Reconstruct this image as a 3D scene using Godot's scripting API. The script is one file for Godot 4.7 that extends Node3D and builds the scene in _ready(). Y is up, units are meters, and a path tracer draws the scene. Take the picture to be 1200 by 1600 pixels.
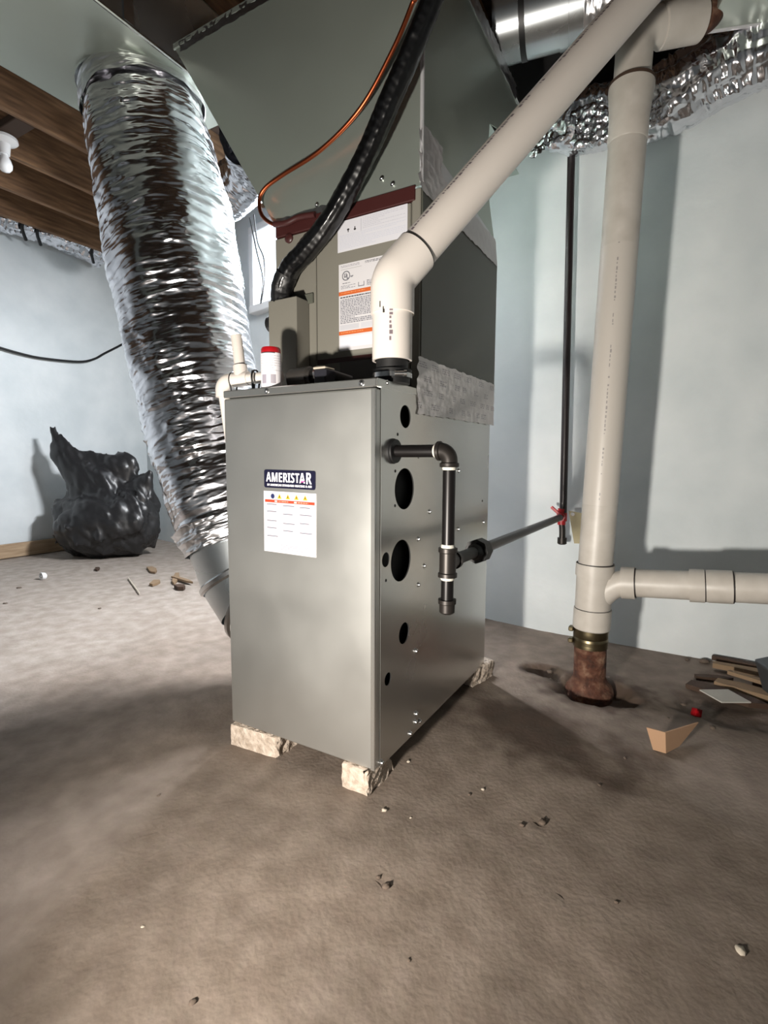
extends Node3D
# A basement furnace under sheet metal ducts. X runs along the furnace front, Z out of its front, Y up; metres.

var M := {}
var taken := {}

# ---------------------------------------------------------------- mesh helpers
class MB:
	var v := PackedVector3Array()
	var n := PackedVector3Array()
	var t := PackedVector2Array()
	func tri3(a: Vector3, b: Vector3, c: Vector3, na: Vector3, nb: Vector3, nc: Vector3, ta := Vector2.ZERO, tb := Vector2.ZERO, tc := Vector2.ZERO):
		if (c - a).cross(b - a).dot(na + nb + nc) < 0.0:
			v.append_array([a, c, b]); n.append_array([na, nc, nb]); t.append_array([ta, tc, tb])
		else:
			v.append_array([a, b, c]); n.append_array([na, nb, nc]); t.append_array([ta, tb, tc])
	func quad(a: Vector3, b: Vector3, c: Vector3, d: Vector3, nn: Vector3, ta := Vector2(0, 1), tb := Vector2(1, 1), tc := Vector2(1, 0), td := Vector2(0, 0)):
		tri3(a, b, c, nn, nn, nn, ta, tb, tc)
		tri3(a, c, d, nn, nn, nn, ta, tc, td)
	func mesh() -> ArrayMesh:
		var arr := []
		arr.resize(Mesh.ARRAY_MAX)
		arr[Mesh.ARRAY_VERTEX] = v
		arr[Mesh.ARRAY_NORMAL] = n
		arr[Mesh.ARRAY_TEX_UV] = t
		var m := ArrayMesh.new()
		m.add_surface_from_arrays(Mesh.PRIMITIVE_TRIANGLES, arr)
		return m

func add_box(mb: MB, lo: Vector3, hi: Vector3, bev := 0.0, xf := Transform3D()):
	# a box with chamfered edges
	var c := (lo + hi) * 0.5
	var h := (hi - lo) * 0.5
	bev = min(bev, min(h.x, min(h.y, h.z)) * 0.9)
	var pt := func(s: Vector3, ax: int) -> Vector3:
		var p := Vector3(s.x * (h.x - bev), s.y * (h.y - bev), s.z * (h.z - bev))
		p[ax] = s[ax] * h[ax]
		return xf * (c + p)
	for ax in 3:
		var u := (ax + 1) % 3
		var w := (ax + 2) % 3
		for sg in [-1.0, 1.0]:
			var nn := Vector3.ZERO
			nn[ax] = sg
			var q := []
			for k in [[-1, -1], [1, -1], [1, 1], [-1, 1]]:
				var s := Vector3.ZERO
				s[ax] = sg; s[u] = k[0]; s[w] = k[1]
				q.append(pt.call(s, ax))
			mb.quad(q[0], q[1], q[2], q[3], (xf.basis * nn).normalized())
		if bev > 0.0:
			for s1 in [-1.0, 1.0]:
				for s2 in [-1.0, 1.0]:
					var q2 := []
					for k in [[-1, u], [1, u], [1, w], [-1, w]]:
						var s := Vector3.ZERO
						s[ax] = k[0]; s[u] = s1; s[w] = s2
						q2.append(pt.call(s, k[1]))
					var nn := Vector3.ZERO
					nn[u] = s1; nn[w] = s2
					mb.quad(q2[0], q2[1], q2[2], q2[3], (xf.basis * nn).normalized())
	if bev > 0.0:
		for sx in [-1.0, 1.0]:
			for sy in [-1.0, 1.0]:
				for sz in [-1.0, 1.0]:
					var s := Vector3(sx, sy, sz)
					var nn := (xf.basis * s).normalized()
					mb.tri3(pt.call(s, 0), pt.call(s, 1), pt.call(s, 2), nn, nn, nn)

func box(lo: Vector3, hi: Vector3, bev := 0.0, xf := Transform3D()) -> ArrayMesh:
	var mb := MB.new()
	add_box(mb, lo, hi, bev, xf)
	return mb.mesh()

func add_sweep(mb: MB, pts: Array, rad, sides := 24, caps := true, face := Vector3.ZERO, hollow := 0.0):
	# a tube along pts; rad is a number or one number per point; repeated points make steps
	var m := pts.size()
	var tang := []
	for i in m:
		var a := i
		var b := i
		while a > 0 and (pts[i] - pts[a]).length() < 1e-5: a -= 1
		while b < m - 1 and (pts[b] - pts[i]).length() < 1e-5: b += 1
		tang.append(((pts[b] - pts[i]).normalized() + (pts[i] - pts[a]).normalized()).normalized())
	var t0: Vector3 = tang[0]
	var u: Vector3 = face if face != Vector3.ZERO else (Vector3.UP if abs(t0.y) < 0.9 else Vector3.RIGHT)
	u = (u - t0 * u.dot(t0)).normalized()
	var us := [u]
	for i in range(1, m):
		var ti: Vector3 = tang[i]
		u = (u - ti * u.dot(ti)).normalized()
		us.append(u)
	var R := func(i): return rad[i] if rad is Array else rad
	var segn := []   # (radial, axial) slope normal of each segment
	var ln := [0.0]
	for i in m - 1:
		var dl: float = (pts[i + 1] - pts[i]).length()
		var dr: float = R.call(i + 1) - R.call(i)
		var nn := Vector2(dl, -dr)
		segn.append(nn.normalized() if nn.length() > 1e-9 else Vector2(1, 0))
		ln.append(ln[i] + dl)
	var ring := func(i, k) -> Vector3:
		var th: float = TAU * k / sides
		var w: Vector3 = tang[i].cross(us[i])
		return us[i] * cos(th) + w * sin(th)
	for i in m - 1:
		var n0: Vector2 = segn[i]
		var n1: Vector2 = segn[i]
		if i > 0 and segn[i - 1].dot(segn[i]) > 0.75: n0 = (segn[i - 1] + segn[i]).normalized()
		if i < m - 2 and segn[i + 1].dot(segn[i]) > 0.75: n1 = (segn[i + 1] + segn[i]).normalized()
		for k in sides:
			var d00: Vector3 = ring.call(i, k)
			var d01: Vector3 = ring.call(i, k + 1)
			var d10: Vector3 = ring.call(i + 1, k)
			var d11: Vector3 = ring.call(i + 1, k + 1)
			var a: Vector3 = pts[i] + d00 * R.call(i)
			var b: Vector3 = pts[i] + d01 * R.call(i)
			var c: Vector3 = pts[i + 1] + d11 * R.call(i + 1)
			var d: Vector3 = pts[i + 1] + d10 * R.call(i + 1)
			var ua := float(k) / sides
			var ub := float(k + 1) / sides
			var na: Vector3 = d00 * n0.x + tang[i] * n0.y
			var nb: Vector3 = d01 * n0.x + tang[i] * n0.y
			var nc: Vector3 = d11 * n1.x + tang[i + 1] * n1.y
			var nd: Vector3 = d10 * n1.x + tang[i + 1] * n1.y
			mb.tri3(a, b, c, na, nb, nc, Vector2(ua, ln[i]), Vector2(ub, ln[i]), Vector2(ub, ln[i + 1]))
			mb.tri3(a, c, d, na, nc, nd, Vector2(ua, ln[i]), Vector2(ub, ln[i + 1]), Vector2(ua, ln[i + 1]))
	if caps:
		for e in [0, m - 1]:
			var sg := -1.0 if e == 0 else 1.0
			var nn: Vector3 = tang[e] * sg
			for k in sides:
				if hollow > 0.0:
					var r0: float = R.call(e)
					var r1: float = r0 - hollow
					var p: Vector3 = pts[e]
					mb.quad(p + ring.call(e, k) * r0, p + ring.call(e, k + 1) * r0, p + ring.call(e, k + 1) * r1, p + ring.call(e, k) * r1, nn)
				else:
					mb.tri3(pts[e], pts[e] + ring.call(e, k) * R.call(e), pts[e] + ring.call(e, k + 1) * R.call(e), nn, nn, nn)

func tube(pts: Array, rad, sides := 24, caps := true, face := Vector3.ZERO, hollow := 0.0) -> ArrayMesh:
	var mb := MB.new()
	add_sweep(mb, pts, rad, sides, caps, face, hollow)
	return mb.mesh()

func lathe(at: Vector3, axis: Vector3, prof: Array, sides := 24, caps := true) -> ArrayMesh:
	# prof: [distance along axis, radius] pairs
	var p := []
	var r := []
	for q in prof:
		p.append(at + axis.normalized() * q[0]); r.append(q[1])
	return tube(p, r, sides, caps)

func smooth(pts: Array, n := 8) -> Array:
	var c := Curve3D.new()
	for i in pts.size():
		var a: Vector3 = pts[max(i - 1, 0)]
		var b: Vector3 = pts[min(i + 1, pts.size() - 1)]
		var tn := (b - a) / 6.0
		c.add_point(pts[i], -tn, tn)
	var out := []
	for i in pts.size() - 1:
		for k in n: out.append(c.sample(i, float(k) / n))
	out.append(pts[-1])
	return out

func fillet(pts: Array, r: float, n := 8) -> Array:
	var out := [pts[0]]
	for i in range(1, pts.size() - 1):
		var p: Vector3 = pts[i]
		var a: Vector3 = (pts[i - 1] - p).normalized()
		var b: Vector3 = (pts[i + 1] - p).normalized()
		var ang := a.angle_to(b)
		var d: float = r / tan(ang * 0.5)
		var s := p + a * d
		var e := p + b * d
		var cen := p + (a + b).normalized() * (r / sin(ang * 0.5))
		for k in n + 1:
			out.append(cen + (s - cen).slerp(e - cen, float(k) / n))
	out.append(pts[-1])
	return out

func add_prism(mb: MB, poly: PackedVector2Array, depth: float, xf := Transform3D()):
	# poly in the local XY plane, extruded from z = 0 to z = depth
	var idx := Geometry2D.triangulate_polygon(poly)
	for e in [0.0, depth]:
		var nn := (xf.basis * Vector3(0, 0, -1.0 if e == 0.0 else 1.0)).normalized()
		for k in range(0, idx.size(), 3):
			var q := []
			for j in 3:
				var p := poly[idx[k + j]]
				q.append(xf * Vector3(p.x, p.y, e))
			mb.tri3(q[0], q[1], q[2], nn, nn, nn)
	var sgn := -1.0 if Geometry2D.is_polygon_clockwise(poly) else 1.0
	for k in poly.size():
		var a := poly[k]
		var b := poly[(k + 1) % poly.size()]
		var nn := (xf.basis * Vector3(b.y - a.y, a.x - b.x, 0)).normalized() * sgn
		mb.quad(xf * Vector3(a.x, a.y, 0), xf * Vector3(b.x, b.y, 0), xf * Vector3(b.x, b.y, depth), xf * Vector3(a.x, a.y, depth), nn)

func prism(poly: Array, depth: float, xf := Transform3D()) -> ArrayMesh:
	var mb := MB.new()
	add_prism(mb, PackedVector2Array(poly), depth, xf)
	return mb.mesh()

func grid(P: PackedVector3Array, nu: int, nv: int, flip := false, wrap := false, cols := PackedColorArray(), uvs := PackedVector2Array()) -> ArrayMesh:
	# points in rows of nu; smooth normals along du x dv
	var N := PackedVector3Array()
	N.resize(P.size())
	var idx := PackedInt32Array()
	for j in nv - 1:
		for i in (nu if wrap else nu - 1):
			var a := j * nu + i
			var b := j * nu + (i + 1) % nu
			var c := b + nu
			var d := a + nu
			var f := (P[c] - P[a]).cross(P[d] - P[b])
			if flip:
				f = -f
				idx.append_array([a, b, c, a, c, d])
			else:
				idx.append_array([a, c, b, a, d, c])
			N[a] += f; N[b] += f; N[c] += f; N[d] += f
	for k in N.size(): N[k] = N[k].normalized()
	var arr := []
	arr.resize(Mesh.ARRAY_MAX)
	arr[Mesh.ARRAY_VERTEX] = P
	arr[Mesh.ARRAY_NORMAL] = N
	arr[Mesh.ARRAY_INDEX] = idx
	if cols.size(): arr[Mesh.ARRAY_COLOR] = cols
	if uvs.size(): arr[Mesh.ARRAY_TEX_UV] = uvs
	var m := ArrayMesh.new()
	m.add_surface_from_arrays(Mesh.PRIMITIVE_TRIANGLES, arr)
	return m

func noise(freq: float, sd: int, oct := 4, ridged := false) -> FastNoiseLite:
	var n := FastNoiseLite.new()
	n.noise_type = FastNoiseLite.TYPE_SIMPLEX_SMOOTH
	n.seed = sd
	n.frequency = freq
	n.fractal_type = FastNoiseLite.FRACTAL_RIDGED if ridged else FastNoiseLite.FRACTAL_FBM
	n.fractal_octaves = oct
	return n

func foil(path: Array, R, nu: int, nv: int, amp: float, pitch: float, sd: int) -> ArrayMesh:
	# crinkled foil jacket of a flexible duct: hoops of the wire helix, creases round the duct, small crumples
	var c := Curve3D.new()
	c.bake_interval = 0.01
	for i in path.size():
		var a: Vector3 = path[max(i - 1, 0)]
		var b: Vector3 = path[min(i + 1, path.size() - 1)]
		c.add_point(path[i], -(b - a) / 6.0, (b - a) / 6.0)
	var L := c.get_baked_length()
	var crease := noise(1.0, sd, 3, true)
	var crump := noise(1.0, sd + 1, 3, true)
	var big := noise(1.0, sd + 2, 2)
	var P := PackedVector3Array()
	var uv := PackedVector2Array()
	P.resize(nu * nv); uv.resize(nu * nv)
	var u := Vector3.ZERO
	for j in nv:
		var f := float(j) / (nv - 1)
		var s := f * L
		var p := c.sample_baked(s, true)
		var tn := (c.sample_baked(min(s + 0.02, L), true) - c.sample_baked(max(s - 0.02, 0.0), true)).normalized()
		if u == Vector3.ZERO: u = Vector3(0, 0, 1) if abs(tn.z) < 0.9 else Vector3(1, 0, 0)
		u = (u - tn * u.dot(tn)).normalized()
		var w := tn.cross(u)
		var rr := 0.0 if R is Array else float(R)
		if R is Array:
			var x: float = f * (R.size() - 1)
			var k := int(min(floor(x), R.size() - 2))
			rr = lerp(float(R[k]), float(R[k + 1]), smoothstep(0.0, 1.0, x - k))
		for i in nu:
			var th := TAU * i / nu
			var cx := cos(th)
			var sx := sin(th)
			var loose: float = 0.55 + 0.6 * big.get_noise_3d(cx * 1.6 + 30.0, sx * 1.6, s * 5.0)
			var d := 0.18 * amp * cos(TAU * s / pitch + th)
			d += amp * 2.2 * loose * crease.get_noise_3d(cx * 0.9, sx * 0.9, s * 22.0)
			d += amp * 0.8 * loose * loose * crump.get_noise_3d(cx * 3.0 + 9.0, sx * 3.0, s * 38.0)
			d += amp * 2.6 * big.get_noise_3d(cx * 1.2, sx * 1.2, s * 3.0)
			P[j * nu + i] = p + (u * cx + w * sx) * (rr + d)
			uv[j * nu + i] = Vector2(float(i) / nu, s)
	return grid(P, nu, nv, false, true, PackedColorArray(), uv)

func sheet(o: Vector3, u: Vector3, v: Vector3, nu: int, nv: int, amp: float, sd: int, ragged := 0.0) -> ArrayMesh:
	# a thin strip of tape pressed on a surface, crinkled, with ragged ends
	var nz := noise(30.0, sd, 3, true)
	var rg := noise(25.0, sd + 5, 3)
	var nrm := u.cross(v).normalized()
	var P := PackedVector3Array()
	var uv := PackedVector2Array()
	for j in nv:
		for i in nu:
			var a := float(i) / (nu - 1)
			var b := float(j) / (nv - 1)
			var e := 0.0
			if i == 0 or i == nu - 1: e = ragged * rg.get_noise_2d(b * v.length(), a * 3.0)
			var e2 := 0.0
			if j == 0 or j == nv - 1: e2 = ragged * 0.3 * rg.get_noise_2d(a * u.length() + 7.0, b * 3.0)
			var p := o + u * a + v * b + u.normalized() * e + v.normalized() * e2
			P.append(p + nrm * (amp * 0.8 + amp * nz.get_noise_3d(p.x, p.y, p.z)))
			uv.append(Vector2(a, 1.0 - b))
	return grid(P, nu, nv, false, false, PackedColorArray(), uv)

func surface_net(f: Callable, lo: Vector3, hi: Vector3, cell: float) -> ArrayMesh:
	var nx := int((hi.x - lo.x) / cell) + 2
	var ny := int((hi.y - lo.y) / cell) + 2
	var nz := int((hi.z - lo.z) / cell) + 2
	var V := PackedFloat32Array()
	V.resize(nx * ny * nz)
	for k in nz:
		for j in ny:
			for i in nx:
				V[(k * ny + j) * nx + i] = f.call(lo + Vector3(i, j, k) * cell)
	var id := PackedInt32Array()
	id.resize(nx * ny * nz)
	id.fill(-1)
	var P := PackedVector3Array()
	var off := [0, 1, nx, nx + 1, nx * ny, nx * ny + 1, nx * ny + nx, nx * ny + nx + 1]
	var edges := [[0, 1], [2, 3], [4, 5], [6, 7], [0, 2], [1, 3], [4, 6], [5, 7], [0, 4], [1, 5], [2, 6], [3, 7]]
	for k in nz - 1:
		for j in ny - 1:
			for i in nx - 1:
				var b := (k * ny + j) * nx + i
				var s := 0
				for o in 8:
					if V[b + off[o]] < 0.0: s += 1
				if s == 0 or s == 8: continue
				var acc := Vector3.ZERO
				var cnt := 0
				for e in edges:
					var a0 := V[b + off[e[0]]]
					var a1 := V[b + off[e[1]]]
					if (a0 < 0.0) != (a1 < 0.0):
						var tt := a0 / (a0 - a1)
						var p0 := Vector3(e[0] & 1, (e[0] >> 1) & 1, e[0] >> 2)
						var p1 := Vector3(e[1] & 1, (e[1] >> 1) & 1, e[1] >> 2)
						acc += p0.lerp(p1, tt)
						cnt += 1
				id[b] = P.size()
				P.append(lo + (Vector3(i, j, k) + acc / cnt) * cell)
	var N := PackedVector3Array()
	N.resize(P.size())
	var idx := PackedInt32Array()
	var strides := [1, nx, nx * ny]
	for k in range(1, nz - 1):
		for j in range(1, ny - 1):
			for i in range(1, nx - 1):
				var b := (k * ny + j) * nx + i
				for ax in 3:
					var n0 := V[b] < 0.0
					var n1 := V[b + strides[ax]] < 0.0
					if n0 == n1: continue
					var su: int = strides[(ax + 1) % 3]
					var sv: int = strides[(ax + 2) % 3]
					var q := [id[b - su - sv], id[b - sv], id[b], id[b - su]]
					if q.min() < 0: continue
					if not n0: q.reverse()
					var fn := (P[q[2]] - P[q[0]]).cross(P[q[3]] - P[q[1]])
					idx.append_array([q[0], q[2], q[1], q[0], q[3], q[2]])
					for x in q: N[x] += fn
	for k in N.size(): N[k] = N[k].normalized()
	var arr := []
	arr.resize(Mesh.ARRAY_MAX)
	arr[Mesh.ARRAY_VERTEX] = P
	arr[Mesh.ARRAY_NORMAL] = N
	arr[Mesh.ARRAY_INDEX] = idx
	var m := ArrayMesh.new()
	m.add_surface_from_arrays(Mesh.PRIMITIVE_TRIANGLES, arr)
	return m

# ---------------------------------------------------------------- naming helpers
func numbered(called: String) -> String:
	var k: int = taken.get(called, 0)
	taken[called] = k + 1
	return called if k == 0 else "%s_%03d" % [called, k]

func thing(called: String, label: String, category: String, at := Vector3.ZERO, group := "") -> Node3D:
	var o := Node3D.new()
	o.name = numbered(called)
	add_child(o)
	o.position = at
	o.set_meta("label", label)
	o.set_meta("category", category)
	if group != "": o.set_meta("group", group)
	return o

func part(parent: Node3D, called: String, mesh: Mesh, m: Material, label := "", local := false) -> MeshInstance3D:
	# mesh given in room coordinates unless local
	var o := MeshInstance3D.new()
	o.name = called
	o.mesh = mesh
	o.material_override = m
	parent.add_child(o, true)
	if not local:
		var at := Vector3.ZERO
		var q: Node = parent
		while q != self:
			at += q.position
			q = q.get_parent()
		o.position = -at
	if label != "": o.set_meta("label", label)
	return o

func solo(called: String, mesh: Mesh, m: Material, label: String, category: String, at := Vector3.ZERO, group := "") -> MeshInstance3D:
	# a thing that is one mesh, built in coordinates around its base
	var o := MeshInstance3D.new()
	o.name = numbered(called)
	o.mesh = mesh
	o.material_override = m
	add_child(o)
	o.position = at
	o.set_meta("label", label)
	o.set_meta("category", category)
	if group != "": o.set_meta("group", group)
	return o

func setting(called: String, mesh: Mesh, m: Material) -> MeshInstance3D:
	var o := MeshInstance3D.new()
	o.name = called
	o.mesh = mesh
	o.material_override = m
	add_child(o)
	o.set_meta("kind", "structure")
	return o

# ---------------------------------------------------------------- materials
func mat(c: Color, rough := 0.7, metal := 0.0) -> StandardMaterial3D:
	var m := StandardMaterial3D.new()
	m.albedo_color = c
	m.roughness = rough
	m.metallic = metal
	return m

func ntex(freq: float, sd: int, lo: Color, hi: Color, size := 512, oct := 5, normal := 0.0, mid = null) -> NoiseTexture2D:
	var t := NoiseTexture2D.new()
	t.width = size; t.height = size
	t.seamless = true
	t.noise = noise(freq, sd, oct)
	if normal > 0.0:
		t.as_normal_map = true
		t.bump_strength = normal
	else:
		var g := Gradient.new()
		g.set_color(0, lo); g.set_color(1, hi)
		if mid != null: g.add_point(0.5, mid)
		t.color_ramp = g
	return t

func tri_map(m: StandardMaterial3D, tile: float):
	m.uv1_triplanar = true
	m.uv1_world_triplanar = true
	m.uv1_scale = Vector3.ONE / tile

func img_mat(img: Image, rough := 0.6, metal := 0.0) -> StandardMaterial3D:
	var m := mat(Color.WHITE, rough, metal)
	m.albedo_texture = ImageTexture.create_from_image(img)
	m.texture_filter = BaseMaterial3D.TEXTURE_FILTER_LINEAR_WITH_MIPMAPS
	return m

func text_lines(img: Image, x0: int, y0: int, x1: int, y1: int, step: int, h: int, col: Color, rng: RandomNumberGenerator, fill := 0.9):
	# rows of tiny print: words as short dashes
	var y := y0
	while y + h <= y1:
		var x := x0
		var end := x1 if rng.randf() < fill else x0 + int((x1 - x0) * rng.randf_range(0.3, 0.9))
		while x < end:
			var w := rng.randi_range(3, 14)
			img.fill_rect(Rect2i(x, y, min(w, end - x), h), col)
			x += w + rng.randi_range(2, 4)
		y += step

func make_materials():
	var m: StandardMaterial3D
	# concrete floor: grain and blotches in the texture, coarse stains and a paler left side in vertex colours
	m = mat(Color.WHITE, 0.82)
	m.albedo_texture = ntex(0.012, 3, Color(0.80, 0.77, 0.74), Color(1.0, 0.985, 0.97), 1024, 7)
	m.normal_enabled = true
	m.normal_texture = ntex(0.07, 8, Color.BLACK, Color.WHITE, 1024, 5, 5.0)
	m.normal_scale = 0.16
	m.vertex_color_use_as_albedo = true
	tri_map(m, 1.1)
	M.floor = m
	m = mat(Color.WHITE, 0.75)
	m.albedo_texture = ntex(0.006, 5, Color(0.76, 0.79, 0.80), Color(0.84, 0.86, 0.865), 512, 5)
	m.normal_enabled = true
	m.normal_texture = ntex(0.02, 9, Color.BLACK, Color.WHITE, 512, 5, 3.0)
	m.normal_scale = 0.25
	tri_map(m, 1.3)
	M.wall = m
	m = mat(Color.WHITE, 0.85)
	m.albedo_texture = ntex(0.02, 15, Color(0.34, 0.25, 0.175), Color(0.62, 0.48, 0.35), 512, 5)
	m.uv1_triplanar = true
	m.uv1_world_triplanar = true
	m.uv1_scale = Vector3(3.0, 3.0, 0.35)
	M.joist = m
	m = mat(Color.WHITE, 0.9)
	m.albedo_texture = ntex(0.02, 16, Color(0.17, 0.12, 0.09), Color(0.32, 0.24, 0.18), 512, 5)
	m.uv1_triplanar = true
	m.uv1_world_triplanar = true
	m.uv1_scale = Vector3(0.35, 3.0, 3.0)
	M.plank = m
	M.lumber = m.duplicate()
	M.lumber.albedo_texture = ntex(0.02, 17, Color(0.55, 0.46, 0.36), Color(0.72, 0.63, 0.52), 512, 5)
	M.lumber.uv1_scale = Vector3(3.0, 3.0, 0.35)
	# galvanised sheet of the furnace: slightly brushed, cloudy gloss
	m = mat(Color(0.80, 0.80, 0.785), 0.28, 0.9)
	m.roughness_texture = ntex(0.01, 21, Color(0.78, 0.78, 0.78), Color(1, 1, 1), 256, 4)
	m.normal_enabled = true
	m.normal_texture = ntex(0.006, 22, Color.BLACK, Color.WHITE, 256, 3, 1.2)
	m.normal_scale = 0.035
	tri_map(m, 0.9)
	M.galv = m
	M.galvfront = m.duplicate()
	M.galvfront.roughness = 0.44
	M.galvfront.albedo_color = Color(0.76, 0.76, 0.745)
	m = m.duplicate()
	m.albedo_color = Color(0.70, 0.735, 0.70)
	m.metallic = 0.76
	m.roughness = 0.45
	M.duct = m
	m = m.duplicate()
	m.albedo_color = Color(0.72, 0.74, 0.75)
	m.metallic = 0.95
	m.roughness = 0.3
	M.boot = m
	M.foil = mat(Color(0.86, 0.86, 0.88), 0.2, 1.0)
	M.foiltape = mat(Color(0.80, 0.80, 0.81), 0.3, 1.0)
	M.dulltape = mat(Color(0.80, 0.785, 0.79), 0.4, 0.3)
	M.paint = mat(Color(0.45, 0.44, 0.405), 0.5)
	M.paint.normal_enabled = true
	M.paint.normal_texture = ntex(0.05, 31, Color.BLACK, Color.WHITE, 256, 3, 1.0)
	M.paint.normal_scale = 0.08
	tri_map(M.paint, 0.4)
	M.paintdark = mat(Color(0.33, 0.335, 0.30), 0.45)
	M.trim = mat(Color(0.23, 0.105, 0.10), 0.4)
	M.seam = mat(Color(0.85, 0.85, 0.86), 0.3, 0.5)
	M.black = mat(Color(0.035, 0.035, 0.04), 0.45)
	M.rubber = mat(Color(0.05, 0.048, 0.05), 0.55)
	M.wrap = mat(Color(0.02, 0.02, 0.024), 0.28)
	M.iron = mat(Color(0.10, 0.09, 0.09), 0.38, 0.5)
	M.ironfit = mat(Color(0.19, 0.175, 0.165), 0.42, 0.6)
	M.dope = mat(Color(0.75, 0.74, 0.70), 0.7)
	M.red = mat(Color(0.62, 0.05, 0.09), 0.4)
	M.redpipe = mat(Color(0.085, 0.035, 0.04), 0.4)
	M.copper = mat(Color(0.60, 0.31, 0.20), 0.36, 1.0)
	M.chrome = mat(Color(0.78, 0.78, 0.78), 0.25, 1.0)
	M.brass = mat(Color(0.45, 0.41, 0.32), 0.35, 1.0)
	M.white = mat(Color(0.86, 0.86, 0.86), 0.4)
	M.porcelain = mat(Color(0.88, 0.88, 0.88), 0.25)
	M.glass_bulb = mat(Color(0.93, 0.93, 0.93), 0.2)
	M.pvc = mat(Color(0.84, 0.81, 0.78), 0.38)
	M.pvcold = mat(Color.WHITE, 0.42)
	M.pvcold.albedo_texture = ntex(0.01, 33, Color(0.67, 0.645, 0.61), Color(0.79, 0.77, 0.74), 512, 5)
	tri_map(M.pvcold, 0.6)
	M.joint = mat(Color(0.12, 0.10, 0.10), 0.6)
	M.paper = mat(Color(0.66, 0.62, 0.50), 0.9)
	M.cardboard = mat(Color(0.64, 0.51, 0.40), 0.9)
	M.navy = mat(Color(0.07, 0.07, 0.16), 0.35)
	M.print_white = mat(Color(0.93, 0.93, 0.95), 0.5)
	M.print_pink = mat(Color(0.78, 0.30, 0.55), 0.5)
	M.bag = mat(Color(0.13, 0.13, 0.135), 0.36)
	M.brick = mat(Color.WHITE, 0.9)
	M.brick.albedo_texture = ntex(0.03, 41, Color(0.58, 0.52, 0.46), Color(0.80, 0.75, 0.70), 256, 5)
	M.brick.normal_enabled = true
	M.brick.normal_texture = ntex(0.06, 42, Color.BLACK, Color.WHITE, 256, 4, 5.0)
	tri_map(M.brick, 0.2)
	M.rust = mat(Color.WHITE, 0.85, 0.1)
	M.rust.albedo_texture = ntex(0.02, 44, Color(0.12, 0.08, 0.06), Color(0.58, 0.48, 0.40), 256, 6, 0.0, Color(0.32, 0.18, 0.12))
	M.rust.normal_enabled = true
	M.rust.normal_texture = ntex(0.04, 45, Color.BLACK, Color.WHITE, 256, 4, 6.0)
	tri_map(M.rust, 0.25)
	M.rubble = mat(Color(0.36, 0.31, 0.27), 0.9)
	M.chip = mat(Color(0.70, 0.66, 0.60), 0.9)
	M.splinter = mat(Color(0.50, 0.415, 0.32), 0.85)
	M.darkwood = mat(Color(0.24, 0.17, 0.12), 0.85)
	M.steelbox = mat(Color(0.35, 0.37, 0.39), 0.4, 0.7)
	M.inside = mat(Color(0.06, 0.06, 0.06), 0.8)  # near-black for interiors, their shade put into the colour
	var g := mat(Color(0.9, 0.95, 1.0), 0.3)
	g.emission_enabled = true
	g.emission = Color(0.95, 0.98, 1.0)
	g.emission_energy_multiplier = 3.0
	M.led = g
	M.daypane = g.duplicate()
	M.daypane.emission = Color(0.90, 0.96, 1.0)
	M.daypane.emission_energy_multiplier = 2.2
	# printed pvc: grey print along one side of the pipe
	var rng := RandomNumberGenerator.new()
	rng.seed = 5
	var im := Image.create(256, 512, false, Image.FORMAT_RGB8)
	im.fill(Color(0.84, 0.81, 0.78))
	var y := 20
	while y < 490:
		var h := rng.randi_range(3, 9)
		if rng.randf() < 0.16: y += rng.randi_range(10, 34)
		im.fill_rect(Rect2i(3, y, rng.randi_range(4, 7), h), Color(0.45, 0.40, 0.42))
		y += h + rng.randi_range(2, 4)
	M.pvcprint = img_mat(im, 0.38)
	M.pvcprint.uv1_scale = Vector3(1, 1.8, 1)
	im = Image.create(512, 512, false, Image.FORMAT_RGB8)
	im.fill(Color(0.735, 0.712, 0.68))
	y = 10
	while y < 500:
		var h := rng.randi_range(2, 6)
		if rng.randf() < 0.2: y += rng.randi_range(8, 30)
		im.fill_rect(Rect2i(2, y, rng.randi_range(4, 7), h), Color(0.56, 0.54, 0.53))
		y += h + rng.randi_range(2, 4)
	M.pvcoldprint = img_mat(im, 0.42)
	M.pvcoldprint.uv1_scale = Vector3(1, 1.1, 1)

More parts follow.
